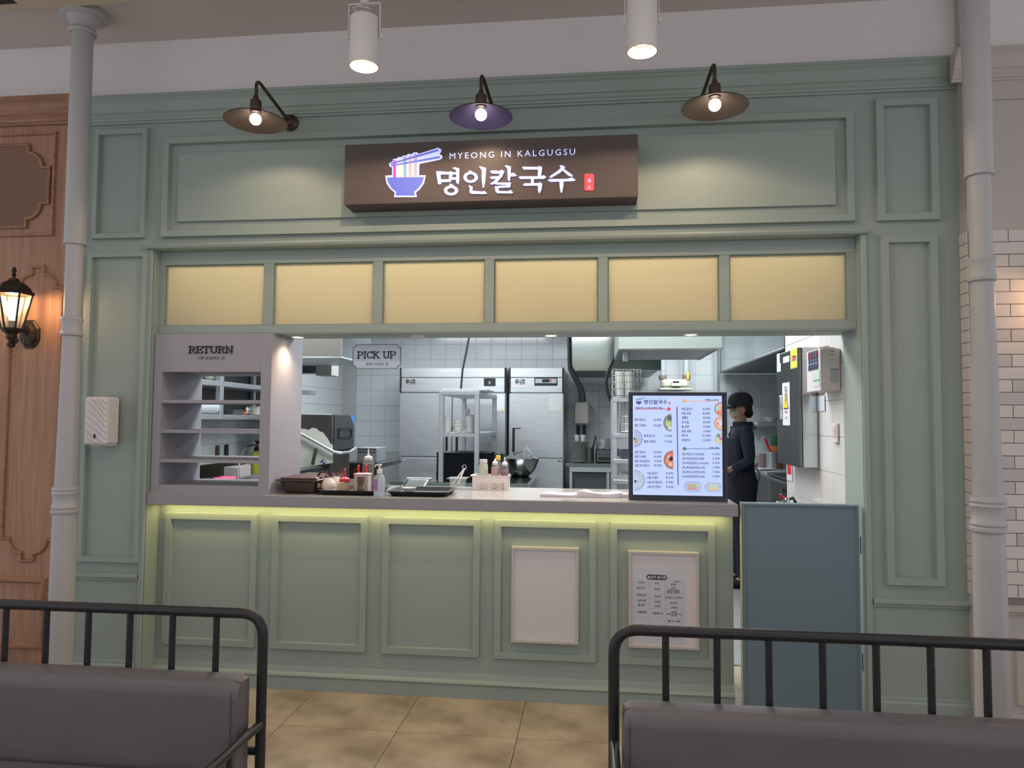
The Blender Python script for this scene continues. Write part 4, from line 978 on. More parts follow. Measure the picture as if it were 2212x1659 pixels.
obj('bottle', MB().lathe(x, yy+.10, [(.016, bz), (.017, bz+.004), (.017, bz+.148), (.012, bz+.16), (.012, bz+.165)], 18), CLEARM, t, True); obj('lid', MB().box(x-.013, x+.013, yy+.088, yy+.114, bz+.163, bz+.190, .004), mat('yellow_plastic', (232, 196, 60), .35), t)
# folded cloths / papers
def sheetstack(px0, px1, py, y0, dy, h, label, m, wav):
    x0, x1 = PX(px0, y0, py), PX(px1, y0, py); v = []; f = []; n, q = 18, 8
    for s in (0, 1):
        for j in range(q+1):
            for i in range(n+1):
                u = i/n; w = j/q; zz = (h*(1-.25*w)+wav*math.sin(u*7+w*2)*.5+wav*math.exp(-((u-.1)/.12)**2)) if s else 0
                v.append((x0+(x1-x0)*u+.03*w, y0+dy*w, ZC+.0008+max(zz, .001 if s else 0)))
    N = (n+1)*(q+1)
    for s in (0, 1):
        for j in range(q):
            for i in range(n): a = s*N+j*(n+1)+i; f.append((a, a+1, a+n+2, a+n+1))
    for i in range(n): f += [(i, i+1, N+i+1, N+i), (q*(n+1)+i, q*(n+1)+i+1, N+q*(n+1)+i+1, N+q*(n+1)+i)]
    for j in range(q): f += [(j*(n+1), (j+1)*(n+1), N+(j+1)*(n+1), N+j*(n+1)), (j*(n+1)+n, (j+1)*(n+1)+n, N+(j+1)*(n+1)+n, N+j*(n+1)+n)]
    m2 = MB(); m2.add(v, f); return obj('folded_bag', m2, m, None, True, label, None, 'bag', 'folded paper bags on the counter', loc=(x0, y0, ZC))
BAG = mat('bag_white', (216, 214, 222), .7, noise=.25, scale=14, rgb2=(198, 190, 208)); 
sheetstack(1166, 1250, 1060, .17, .16, .012, 'flat white folded bag at the left of the bag pile', BAG, .003)
sheetstack(1246, 1338, 1060, .175, .15, .022, 'puffed white folded bag in the middle of the counter', BAG, .008)
sheetstack(1336, 1358, 1060, .20, .13, .018, 'white folded bag tucked beside the menu screen', BAG, .002)
# hanging PICK UP sign
HY = .17
X0, Z1 = P(763, 744.5, HY); X1, Z0 = P(865, 796, HY)
t = thing('hanging_sign', 'hanging clear plaque with notched corners reading PICK UP', 'sign', ((X0+X1)/2, HY, Z1))
c = .018
def notch(x0, x1, z0, z1, c):
    pts = []
    for X, Z, sx, sz, a0 in ((x1, z1, -1, -1, 0), (x0, z1, 1, -1, 0), (x0, z0, 1, 1, 0), (x1, z0, -1, 1, 0)):
        arc_ = [(X+sx*c*math.cos(a), Z+sz*c*math.sin(a)) for a in [PI/2*k/4 for k in range(5)]]
        if sx*sz > 0: arc_ = arc_[::-1]
        pts += arc_
    return pts
pl = notch(X0, X1, Z0, Z1, c)
obj('plaque', MB().prism(pl, HY, HY+.004), mat('frosted_acrylic', (206, 218, 236), .35, alpha=.8), t)
obj('border_line', MB().tube([(x, HY-.001, z) for x, z in pl]+[(pl[0][0], HY-.001, pl[0][1])], .0018, 6), mat('border_dark', (52, 60, 70), .5), t)
x0, z0 = P(771.5, 774.5, HY); x1, _ = P(855.5, 774.5, HY)
slab_letters('PICK UP', x0, x1, z0, W(16, HY), HY-.004, HY-.001, t)
x0, z0 = P(790, 789, HY); x1, _ = P(839, 789, HY); obj('small_lettering', text(MB(), '요리 나오는 곳', x0, z0, .018, HY-.002, w=x1-x0, bold=.005), LETTER, t)
for px in (775, 853):
    x = PX(px, HY, 740); obj('chain', MB().tube([(x, HY+.002, Z1-.004), (x, HY+.002, SOF-.004)], .0016, 6), CHROME, t)

# ================================================================== KITCHEN
ST = STEEL
def bx(name, m, prt, x0, x1, y0, y1, z0, z1, b=.003, **k): return obj(name, MB().box(x0, x1, y0, y1, z0, z1, b), m, prt, **k)
# ---- refrigerators
FRY = 4.6
def fridge(px0, px1, px_side, label, split, wide):
    x0, x1 = PX(px0, FRY, 900), PX(px1, FRY, 900); zt = PZ(795, FRY, 1000)
    zd = PZ(847, FRY, 1000); zm = PZ(988, FRY, 1000); Y = FRY
    t = thing('refrigerator', label, 'refrigerator', ((x0+x1)/2, Y, 0), 'upright steel refrigerators')
    bx('cabinet', ST, t, x0, x1, Y+.03, Y+.68, .08, zt)
    bx('top_panel', ST, t, x0+.018, x1-.018, Y-.012, Y+.03, PZ(815, Y, 1000), zt)
    bx('control_panel', ST, t, x0+.018, x1-.018, Y-.006, Y+.03, zd+.012, PZ(816, Y, 1000))
    bx('control_panel_lip', ST, t, x0+.018, x1-.018, Y-.012, Y+.03, zd, zd+.045)
    for a in (x0, x1-.018): bx('black_side_trim', BLACKM, t, a, a+.018, Y-.014, Y+.03, zd-.008, zt+.004, label='black plastic side trim')
    doors = [(x0, (x0+x1)/2), ((x0+x1)/2, x1)] if wide else [(x0, x1)]
    for k, (a, b) in enumerate(doors):
        for lo, hi in ((zm+.008, zd-.014), (.12, zm-.008)):
            d = bx('door', ST, t, a+.004, b-.004, Y-.016, Y+.028, lo, hi, .006)
            hz = (lo+hi)/2
            left = (k == 1) or not wide
            ha = a+.045 if left else b-.075
            if lo > .5: bx('door_handle', BLACKM, d, ha, ha+.028, Y-.022, Y-.012, zm+.02, PZ(926, Y, 1100), .002); bx('door_handle_top', BLACKM, d, ha, ha+.095, Y-.0215, Y-.012, PZ(926, Y, 1100), PZ(924, Y, 1100), .001)
            else: bx('door_handle', BLACKM, d, ha, ha+.028, Y-.022, Y-.012, hi-.25, hi-.02, .002)
    zl = PZ(828, Y, 880)
    lx0 = x0+.07
    obj('brand_lettering', text(MB(), '유니크', lx0, zl, W(11, Y), Y-.0075, w=W(22, Y), bold=.05), mat('badge_black', (40, 40, 44), .4), t)
    mb = MB().prism([(lx0+.03, zl-.006), (lx0+W(23, Y), zl-.008), (lx0+W(24, Y), zl-.013), (lx0+.06, zl-.013)], Y-.0075, Y-.007); obj('brand_swoosh', mb, mat('badge_red', (180, 50, 60), .4), t)
    return t, x0, x1, zt, zd, zm
t, x0, x1, zt, zd, zm = fridge(863, 1093, None, 'wide double-door steel refrigerator behind the tray rack', None, True)
Y = FRY; cx = PX(1058, Y, 825)
bx('thermostat', BLACKM, t, cx-.068, cx+.068, Y-.014, Y-.006, PZ(834, Y), PZ(817, Y)); bx('thermostat_face', mat('dial_grey', (120, 126, 130), .5), t, cx-.012, cx+.012, Y-.016, Y-.013, PZ(830, Y), PZ(824, Y))
bx('rating_sticker', mat('sticker_white', (200, 206, 208), .5), t, PX(1073, Y), PX(1089.5, Y), Y-.018, Y-.0165, PZ(888, Y), PZ(852, Y), .0004); bx('yellow_mark', mat('sticker_yellow', (226, 190, 70), .5), t, PX(1082, Y), PX(1088, Y), Y-.019, Y-.0175, PZ(888, Y), PZ(884.5, Y), .0003)
x_, z_ = P(862.5, 995, Y); bx('badge', BLACKM, t, x_, x_+W(11, Y), Y-.018, Y-.0165, z_, z_+W(6, Y), .0005); obj('badge_lettering', text(MB(), '냉장실', x_+.01, z_+.006, W(4, Y), Y-.0195, bold=.03), mat('white_ink', (226, 226, 232), .7), t)
t, x0, x1, zt, zd, zm = fridge(1099, 1218, None, 'narrow single-door steel refrigerator with black angled handle', None, False)
bx('digital_panel', BLACKM, t, PX(1154, Y), PX(1204, Y), Y-.014, Y-.006, PZ(833, Y), PZ(816, Y)); bx('digital_face', mat('panel_grey', (160, 166, 170), .4), t, PX(1156, Y), PX(1202, Y), Y-.016, Y-.013, PZ(828, Y), PZ(818, Y), .001)
bx('display', BLACKM, t, PX(1171, Y), PX(1187, Y), Y-.018, Y-.0155, PZ(826, Y), PZ(819, Y), .001); bx('red_button', RED, t, PX(1188.5, Y), PX(1191, Y), Y-.018, Y-.0155, PZ(825, Y), PZ(820, Y), .001)
bx('rating_sticker', mat('sticker_white', (200, 206, 208), .5), t, PX(1187, Y), PX(1214, Y), Y-.018, Y-.0165, PZ(888, Y), PZ(850, Y), .0004); bx('yellow_mark', mat('sticker_yellow', (226, 190, 70), .5), t, PX(1207, Y), PX(1213, Y), Y-.019, Y-.0175, PZ(887, Y), PZ(884, Y), .0003)
x_, z_ = P(1202, 998, Y); bx('badge', mat('sticker_white', (200, 206, 208), .5), t, x_, x_+W(11, Y), Y-.018, Y-.0165, z_, z_+W(6, Y), .0005); obj('badge_lettering', text(MB(), '냉동실', x_+.01, z_+.006, W(4, Y), Y-.0195, bold=.03), BLACKM, t)

# ---- work table with rack
TY = 3.0; tz = .84; X0, X1 = PX(842, TY, 1045), PX(1139, TY, 1045)
t = thing('work_table', 'wide stainless work table in the middle of the kitchen', 'table', ((X0+X1)/2, TY+.7, 0))
bx('table_top', STEELB, t, X0, X1, TY, TY+1.45, tz-.04, tz)
bx('front_apron', STEELD, t, X0+.03, X1-.02, TY+.01, TY+.03, tz-.12, tz-.04); bx('undershelf', ST, t, X0+.05, X1-.05, TY+.05, TY+1.4, .25, .28)
for a in (X0+.03, X1-.07):
    for b in (TY+.03, TY+1.38): bx('leg', ST, t, a, a+.04, b, b+.04, 0, tz-.04)
RY = 3.06; rw = .045; rx0, rx1 = PX(948, RY, 900), PX(1035, RY, 900); rzt = PZ(843, RY, 990); rys = 1.25
t = thing('shelf_rack', 'steel two-tier rack on the work table holding dishes', 'rack', ((rx0+rx1)/2, RY+.6, tz))
for a in (rx0, rx1-rw):
    for b in (RY, RY+rys-rw): bx('post', ST, t, a, a+rw, b, b+rw, tz, rzt-.02)
zsh = PZ(936, RY, 990)
bx('top_shelf', ST, t, rx0-.003, rx1+.003, RY-.004, RY+rys, rzt-.045, rzt-.005); bx('shelf', ST, t, rx0+.01, rx1-.01, RY+.004, RY+rys-.01, zsh-.035, zsh)
bx('cutting_board', mat('board_white', (206, 208, 212), .4), None, rx0+.02, rx1+.08, RY+.02, RY+.5, rzt-.0045, rzt+.014, .005, cat='board', label='white cutting board lying on top of the steel rack')
bx('side_rail', ST, t, rx1-.01, rx1, RY+rw, RY+rys-rw, zsh-.04, zsh)
# tray stack
sx0, sx1 = PX(940, RY+.1, 1000), PX(1058, RY+.1, 1000)
# the stack stands behind the front posts, spread left and right of them
ntr = 24; zt0 = tz+.001; zt1 = PZ(978, RY+.12, 1000); st = (zt1-zt0)/ntr
first = None
for i in range(ntr):
    z = zt0+i*st
    if first is None:
        cx, cy, hx_, hy_ = (sx0+sx1)/2, RY+.32, (sx1-sx0)/2, .20
        v = []
        for k, zz in ((.012, 0), (0, st*.95), (.006, st*.95), (.02, .003)):
            v += [(cx-hx_+k, cy-hy_+k, z+zz), (cx+hx_-k, cy-hy_+k, z+zz), (cx+hx_-k, cy+hy_-k, z+zz), (cx-hx_+k, cy+hy_-k, z+zz)]
        f = [(0, 1, 2, 3)[::-1], (12, 13, 14, 15)]+[(j*4+i_, j*4+(i_+1) % 4, (j+1)*4+(i_+1) % 4, (j+1)*4+i_) for j in range(3) for i_ in range(4)]
        m2 = MB(); m2.add(v, f)
        first = obj('stacked_tray', m2, mat('stack_black', (58, 62, 68), .4), None, cat='tray', group='stacked black trays under the rack', label='black plastic tray in the tall stack under the steel rack', loc=(cx, cy, z)); o = first
    else:
        o = first.copy(); COL.objects.link(o); o.location.z = z
    o.location.x += random.uniform(-.003, .003)
o['label'] = 'topmost black tray of the tall stack under the steel rack'
o = first.copy(); COL.objects.link(o)
bx2 = bx('tray_bin', mat('stack_black', (58, 62, 68), .4), None, sx1-.02+.02, sx1+.10, RY+.30, RY+.50, tz, PZ(975, RY+.45, 1050), .02, cat='bin', label='black plastic bin to the right of the tray stack')
bpy.data.objects.remove(o)
# dishes on the rack shelf
def stack(px, yy, r, h, n, base, label, m=DISH, name='bowl_stack', cat='dish', straight=False):
    x = PX(px, yy, 920); prof0 = [(r*.55, 0), (r*.62, .004), (r*.84, h*.5), (r*.9, h*.9), (r, h*.96), (r, h), (r*.9, h), (r*.6, .01), (.001, .008)]
    for i in range(n):
        z = base+i*h*.42
        m2 = MB().lathe(x, yy, [(a, z+b) for a, b in prof0], 24)
        obj(name, m2, m, None, True, label % ('lowest', 'second', 'third', 'fourth', 'fifth', 'sixth', 'seventh', 'eighth')[i] if '%s' in label else label, None, cat, 'white bowls on the rack shelf', loc=(x, yy, z))
for px, yy, r, h, n, L in ((967, RY+.10, .044, .07, 4, '%s white cup in the leftmost pile on the rack shelf'), (990, RY+.09, .050, .07, 3, '%s white cup in the pile beside the front post'),
                           (1014, RY+.16, .052, .05, 6, '%s white bowl in the pile behind the right post'), (1026, RY+.42, .055, .05, 7, '%s white bowl in the rearmost pile on the rack')):
    stack(px, yy, r, h, n, zsh+.001, L, name='stacked_bowl', cat='bowl')
# hanging power cable + socket
cy_ = RY+1.33
pts = []
for px, py in ((1014, 724), (1007, 762), (999, 800), (996, 838), (996, 850), (1001, 866), (1008, 880)): a = P(px, py, cy_); pts.append((a[0], cy_, a[1]))
t = thing('hanging_cable', 'thick black cable dropping from the ceiling to a white socket', 'cable', pts[0])
obj('cable', MB().tube([(pts[0][0]+.02, cy_, 2.68)]+pts, .012, 10), RUBBER, t, True)
xs_, zs_ = P(1007, 884, cy_); bx('socket_box', WHITEP, t, xs_-.035, xs_+.04, cy_-.03, cy_+.03, zs_-.075, zs_+.01, .006)
# steel mixing bowl with utensils on the table
yy = TY+.72; x = PX(1124, yy+.15, 1000); r = W(41, yy+.15); z = tz+.002; zr = PZ(990, yy+.15, 1123); H = zr-z
t = thing('mixing_bowl', 'large steel mixing bowl at the right end of the work table', 'bowl', (x, yy+.1, z))
obj('bowl', MB().lathe(x, yy+.15, [(r*.45, z), (r*.62, z+H*.12), (r*.82, z+H*.45), (r*.95, z+H*.8), (r, z+H), (r*1.03, z+H+.003), (r*.95, z+H-.005), (r*.8, z+H*.45), (r*.4, z+.01), (.001, z+.01)], 40), mat('bowl_steel', (150, 152, 148), .22, 1), t, True)
t = thing('printed_bag', 'crumpled pale bag with dark print heaped in the mixing bowl', 'bag', (x, yy+.15, zr))
v = []; f = []; nn = 10
corners = [P(1090, 990, yy+.1), P(1106, 978, yy+.1), P(1138, 970, yy+.1), P(1146, 978, yy+.1), P(1150, 992, yy+.1), P(1128, 996, yy+.1), P(1100, 996, yy+.1)]
obj('bag', MB().prism([(a, b) for a, b in corners], yy+.06, yy+.2), mat('bag_grey', (176, 184, 188), .6, noise=.3, scale=30), t)
xx, zz_ = P(1108, 984, yy+.058); mb = MB()
mb = text(MB(), '쌀국수', xx, zz_, W(8, yy), yy+.057, slope=.35); obj('print', mb, INK, t)
t = thing('long_spoon', 'thin steel utensil leaning on the rim of the mixing bowl', 'utensil', (x, yy+.15, zr))
a = P(1138, 966, yy+.15); b = P(1154, 990, yy+.1); obj('spoon_handle', MB().tube([(a[0], yy+.15, a[1]), (b[0], yy+.1, b[1])], [.010, .006], 8), ST, t, True)

# ---- dish washing side at the left
DY = 2.4
dX1 = PX(719, DY, 930); dX0 = dX1-.62; dz1 = PZ(893.5, DY, 700); dz0 = PZ(978, DY, 730)
t = thing('dishwasher', 'boxy dark steel dishwasher with half-peeled white film', 'dishwasher', ((dX0+dX1)/2, DY+.3, 0))
bx('hood_box', STEELD, t, dX0, dX1, DY, DY+.56, dz0, dz1, .01)
bx('lower_body', mat('lower_body_brown', (78, 72, 68), .5, .3, noise=.3, scale=8), t, dX0+.02, dX1-.03, DY+.03, DY+.53, .0, dz0)
bx('side_panel', mat('dark_side_panel', (74, 76, 80), .35, .5), t, dX1, dX1+.006, DY+.02, DY+.54, dz0+.02, dz1-.01, .002)
zz1, zz2 = PZ(924, DY+.2, 740), PZ(948, DY+.2, 740)
mb = MB().ring(DY+.12, DY+.47, zz2, zz1, .02, 0, .008); mb.move(lambda p: (dX1+.014-p.y, p.x, p.z)); obj('handle_recess', mb, BLACKM, t)
mb = MB(); mb.add([(dX1+.0075, DY+.42, dz1-.01), (dX1+.0075, DY+.54, dz1-.01), (dX1+.0075, DY+.54, dz1-.12)], [(0, 1, 2)]); obj('blue_sticker', mb, mat('sticker_blue', (60, 130, 214), .4), t)
# peeled film
fp = [(640, 926), (648, 926), (660, 926.5), (665, 929.5), (674, 924), (684, 926), (690, 932), (697, 934), (703, 941), (709, 950), (713, 958), (719, 962), (719, 1000), (640, 1012)]
q = [P(a, b, DY-.006) for a, b in fp]
obj('protective_film', MB().prism(q, DY-.006, DY-.002), mat('film_white', (196, 200, 190), .5, noise=.05, scale=5), t)
fm = mat('film_print_blue', (50, 60, 140), .5)
x_, z_ = P(691, 998, DY-.008); g = text(MB(), 'H', 0, 0, W(15, DY), DY-.008, bold=.03); 
def rot2(g, x0, z0, a): return g.move(lambda p: (x0+p.x*math.cos(a)-p.z*math.sin(a), p.y, z0+p.x*math.sin(a)+p.z*math.cos(a)))
obj('film_print', rot2(g, x_, z_+.0, -.9), fm, t)
for (a, b, s) in ((697, 1003, 'E'),): x_, z_ = P(a, b, DY-.008); obj('film_print', rot2(text(MB(), s, 0, 0, W(10, DY), DY-.008), x_, z_, -.9), mat('film_print_pale', (120, 130, 170), .5), t)
# lever arm and strut
a, b, c_ = P(640, 931, DY-.05), P(722, 977, DY-.05), P(735, 979, DY-.05)
obj('lever_bar', MB().tube([(a[0], DY-.05, a[1]), (b[0], DY-.05, b[1]), (c_[0], DY-.03, c_[1]), (P(755, 977, DY+.2)[0], DY+.2, P(755, 977, DY+.2)[1]), (P(768, 968, DY+.5)[0], DY+.5, P(768, 968, DY+.5)[1])], .014, 10), ST, t, True)
a, b = P(683, 968, DY-.06), P(675, 1004, DY-.06); obj('strut', MB().tube([(a[0], DY-.06, a[1]), (b[0], DY-.06, b[1])], .016, 8), STEELD, t, True)
# low table in front of the dishwasher
t = thing('drain_table', 'dark steel drain table beneath the dishwasher lever', 'table', (dX0+.2, DY-.5, 0))
zq = PZ(1012, DY-.3, 700)
bx('table_top', STEELD, t, -2.42, dX1-.06, DY-.62, DY-.04, zq-.05, zq); bx('leg', STEELD, t, dX1-.12, dX1-.08, DY-.6, DY-.56, 0, zq-.05); bx('leg', STEELD, t, -2.40, -2.36, DY-.6, DY-.56, 0, zq-.05)
# perforated bin + side table
yy = DY+1.0; x0_, z1_ = P(771, 967, yy); x1_, z0_ = P(814, 998, yy)
t = thing('perforated_pan', 'perforated steel pan standing behind the tall sauce bottle', 'pan', ((x0_+x1_)/2, yy, z0_))
bx('pan', ST, t, x0_, x1_, yy, yy+.3, z0_, z1_)
mb = MB()
for j in range(2):
    for i in range(12): cxx = x0_+.02+i*(x1_-x0_-.04)/11; mb.box(cxx-.005, cxx+.005, yy-.001, yy+.001, z1_-.025-j*.028, z1_-.010-j*.028)
obj('perforations', mb, BLACKM, t, kind='stuff')
x0_, z1_ = P(775, 985, yy+.1); x1_, _ = P(838, 985, yy+.1)
t = thing('side_table', 'small grey steel table behind the tall soy bottle', 'table', ((x0_+x1_)/2, yy+.3, 0))
zq = z0_-.002; bx('table_top', STEELD, t, x0_-.1, x1_, yy-.12, yy+.6, zq-.045, zq); bx('apron', STEELD, t, x0_-.08, x1_-.03, yy-.11, yy-.09, zq-.16, zq-.045)
for a in (x0_-.08, x1_-.06): bx('leg', ST, t, a, a+.04, yy-.1, yy-.06, 0, zq-.045)
# left exhaust hood
hz = 1.965; hx1 = PX(737, 2.4, 770)
t = thing('exhaust_hood', 'steel exhaust hood above the dishwasher at the left', 'hood', (hx1-.5, 2.8, hz), 'steel exhaust hoods')
bx('front_face', mat('dull_steel', (150, 150, 144), .5, .7), t, KL+.01, hx1, 2.40, 2.42, hz, 2.7); bx('side_face', STEELB, t, hx1-.02, hx1, 2.42, 3.25, hz, 2.7)
bx('underside', STEELD, t, KL+.01, hx1-.02, 2.42, 3.25, hz+.05, hz+.07); bx('lower_lip', ST, t, KL+.01, hx1+.006, 2.392, 3.256, hz-.015, hz+.0)
for a, b, c_, d_, L, m_ in ((638, 680, 786, 806, 'dark switch box hung under the left hood', STEELD), (682, 716, 787, 811, 'pale duct box hung under the left hood', mat('pale_box', (168, 172, 170), .5))):
    a_, z1_ = P(a, c_, 3.3); b_, z0_ = P(b, d_, 3.3); bx('wall_box', m_, None, a_, b_, 3.3, 3.5, z0_, z1_, .004, cat='box', label=L)
# sink unit along the left wall seen through the return shelves
t = thing('sink_unit', 'steel sink unit along the left wall behind the return shelf', 'sink', (-2.85, 2.4, 0))
sz = .93
bx('sink_top', STEELB, t, KL+.01, -2.45, 1.1, DY-.65, sz-.05, sz); bx('splashback', STEELD, t, KL+.008, KL+.03, 1.1, DY+.3, sz, sz+.11)
bx('sink_body', STEELD, t, KL+.02, -2.5, 1.12, DY-.67, .1, sz-.05)
def wall_pt(px, py, X): d = ray(px, py); k = X/d.x; return k-D, d.z*k+HC
yk, zk = wall_pt(517, 1010, -3.0)
fy, fz0 = wall_pt(517, 1015, -2.95); _, fz1 = wall_pt(540, 961, -2.95); fy2, fz2 = wall_pt(566, 982, -2.95)
t = thing('faucet', 'chrome gooseneck faucet over the sink at the left', 'faucet', (-2.95, fy, sz))
pts = [(-2.95, fy, sz)]; 
for i in range(9):
    a = PI*i/8; pts.append((-2.95, fy+(fy2-fy)*(1-math.cos(a))/2*1.1, fz0+.05+(fz1-fz0-.05)*math.sin(a)))
obj('spout', MB().tube(pts, .011, 10), CHROME, t, True); obj('base', MB().lathe(-2.95, fy, [(.03, sz), (.03, sz+.02), (.018, sz+.03), (.018, sz+.09)], 14), CHROME, t, True)
obj('tap_lever', MB().tube([(-2.95, fy, sz+.09), (-2.86, fy-.03, sz+.11)], .009, 8), CHROME, t, True)
for px, L, c_, w_, hh in ((472, 'brown wooden knife handle on the left tile wall', (88, 66, 58), .030, .10), (491, 'black knife handle on the left tile wall', (36, 34, 38), .036, .12)):
    yk, zk = wall_pt(px, 984, KL+.03); _, zt2 = wall_pt(px, 960+(2 if px < 480 else 0), KL+.03)
    t = thing('kitchen_knife', L, 'knife', (KL+.03, yk, zk), 'knives on the left wall')
    mb = MB().box(KL+.012, KL+.034, yk-w_/2, yk+w_/2, zt2-hh, zt2, .005); obj('handle', mb, mat('knife%d' % px, c_, .5), t)
    obj('blade', MB().box(KL+.018, KL+.021, yk-w_*.6, yk+w_*.6, zt2-hh-.04, zt2-hh, .001), STEELB, t)
yk, zk = wall_pt(555, 1012, -2.98)
t = thing('soap_bottle', 'yellow dish soap bottle with black pump by the sink', 'bottle', (-2.98, yk, sz))
zt2 = wall_pt(555, 974, -2.98)[1]
obj('bottle', MB().lathe(-2.98, yk, [(.05, sz), (.055, sz+.01), (.055, zt2-.03), (.03, zt2)], 18), mat('soap_yellow', (206, 206, 84), .3), t, True); obj('pump', MB().lathe(-2.98, yk, [(.03, zt2), (.03, zt2+.03), (.008, zt2+.04), (.006, zt2+.06), (.026, zt2+.085), (.026, zt2+.09), (.001, zt2+.09)], 14), BLACKM, t, True)
yk, zk = wall_pt(541, 1018, -2.8)
t = thing('drain_basket', 'white slatted drain basket behind the faucet', 'basket', (-2.8, yk, sz))
for k in range(7): bx('slat', WHITEP, t, -2.85, -2.84, yk-.09+k*.027, yk-.09+k*.027+.014, sz+.02, sz+.11, .001)
bx('basket_body', WHITEP2, t, -2.98, -2.852, yk-.10, yk+.11, sz+.001, sz+.10, .005)
# rubber gloves
X = -2.62; yg, zg = wall_pt(475, 1032, X)
gy = 1.65; 
t = thing('rubber_glove', 'pink rubber glove lying on the steel sink top', 'glove', (-2.7, gy, sz), 'pink rubber gloves on the sink')
PK = mat('pink_rubber', (226, 90, 140), .4)
ga, gb = G(500, 1033, sz+.03), G(447, 1036, sz+.03)
gyy = (ga[1]+gb[1])/2
def glove(t, ax, ay, bx_, by_, z):
    A_, B_ = Vector((ax, ay, z)), Vector((bx_, by_, z)); d = B_-A_
    obj('cuff_and_palm', MB().tube([A_+Vector((0, 0, .008)), A_+d*.3+Vector((0, 0, .012)), A_+d*.55+Vector((0, .01, .010)), A_+d*.68+Vector((0, 0, .006))], [.026, .024, .032, .02], 10).move(lambda p: (p.x, p.y, z+(p.z-z)*.75)), PK, t, True)
    n = Vector((-d.y, d.x, 0)).normalized()
    for k in range(4):
        s = A_+d*.62+n*(.024-.016*k); e = A_+d*(.92+(.06 if k in (1, 2) else -.02))+n*(.034-.022*k)
        obj('finger', MB().tube([s+Vector((0, 0, .002)), (s+e)/2+Vector((0, 0, .006)), e], [.009, .009, .007], 8), PK, t, True)
    s = A_+d*.42+n*.02; e = A_+d*.6+n*.065; obj('thumb', MB().tube([s, e], [.012, .008], 8), PK, t, True)
glove(t, ga[0], ga[1]+.05, gb[0], gb[1]+.05, sz+.018)
t = thing('rubber_glove', 'second pink rubber glove, nearer, on the sink top', 'glove', (-2.7, gy, sz), 'pink rubber gloves on the sink')
glove(t, ga[0]-.03, ga[1]-.09, gb[0]+.06, gb[1]-.07, sz+.018)
# wall shelves with roll
def wy_(px, X): return wall_pt(px, 900, X)[0]
SX = -2.87; ya, yb_ = 1.3, 3.6
t = thing('wall_shelf', 'steel two-tier wall shelf behind the return cabinet', 'shelf', (-3.0, 2.4, 1.46))
zlo = wall_pt(500, 897, SX)[1]; zhi = wall_pt(500, 826, SX)[1]
bx('lower_tier', ST, t, KL+.01, SX, ya, yb_, zlo-.035, zlo+.005); bx('upper_tier', ST, t, KL+.01, SX, ya, yb_, zhi-.04, zhi)
bx('back_panel', mat('dark_back_panel', (70, 66, 66), .4, .5, noise=.2, scale=6), t, KL+.008, KL+.015, ya, yb_, zlo, zhi+.45)
for px in (478,): yy = wy_(px, SX); bx('post', ST, t, SX-.04, SX+.004, yy-.025, yy+.025, zlo-.035, zhi+.4)
bx('bracket', ST, t, KL+.02, KL+.06, wy_(534, KL), wy_(534, KL)+.04, zlo, zhi+.4)
yr = wy_(450, SX+.0)
t = thing('film_roll', 'white roll of wrapping film with yellow core on the lower shelf', 'roll', (-3.0, yr, zlo+.05))
ya2, za2 = wall_pt(468, 885, SX-.05)
mb = MB().tube([(SX-.05, ya2-.45, zlo+.058), (SX-.05, ya2, zlo+.058)], .05, 24); obj('roll', mb, mat('film_roll_white', (206, 216, 222), .2), t, True)
obj('core', MB().tube([(SX-.05, ya2-.01, zlo+.058), (SX-.05, ya2+.003, zlo+.058)], .026, 18), mat('core_yellow', (196, 190, 90), .5), t, True)
mb = MB().tube([(SX-.05, ya2-.01, zlo+.058), (SX-.05, ya2+.0015, zlo+.058)], .05, 24)
ys_ = wy_(455, SX); 
mb = MB().sphere((SX-.1, wy_(460, SX-.1), zhi+.045), .06, 14, 8, sz=.8, sy=1.6); obj('plastic_bag', mb, mat('bag_pale', (200, 206, 190), .4), None, True, 'pale plastic bag slumped on the upper wall shelf', None, 'bag', loc=(SX-.1, wy_(460, SX-.1), zhi))
for px, w_, h_, c_, L, nm in ((505, .16, .035, (90, 92, 94), 'dark utensil tray on the lower wall shelf', 'utensil_tray'), (521, .05, .02, (226, 126, 70), 'small orange handled tool on the lower wall shelf', 'orange_tool'), (534, .12, .03, (150, 154, 156), 'steel ladle lying on the lower wall shelf', 'ladle'), (556, .16, .07, (196, 196, 184), 'cream paper box on the lower wall shelf', 'paper_box')):
    yy = wy_(px, SX-.06); t = thing(nm, L, 'tool' if 'tool' in nm or 'ladle' in nm else 'container', (SX-.06, yy, zlo+.005))
    m_ = mat('s_'+nm, c_, .4)
    if nm == 'ladle': obj('bowl', MB().sphere((SX-.07, yy, zlo+.045), .038, 12, 8), CHROME, t, True); obj('handle', MB().tube([(SX-.07, yy, zlo+.06), (SX-.06, yy+.12, zlo+.045)], .008, 8), CHROME, t, True)
    else: bx('body', m_, t, SX-.10, SX-.02, yy-w_/2, yy+w_/2, zlo+.006, zlo+.006+h_, .008); bx('lip', m_, t, SX-.105, SX-.015, yy-w_/2-.004, yy+w_/2+.004, zlo+h_, zlo+.01+h_, .002)

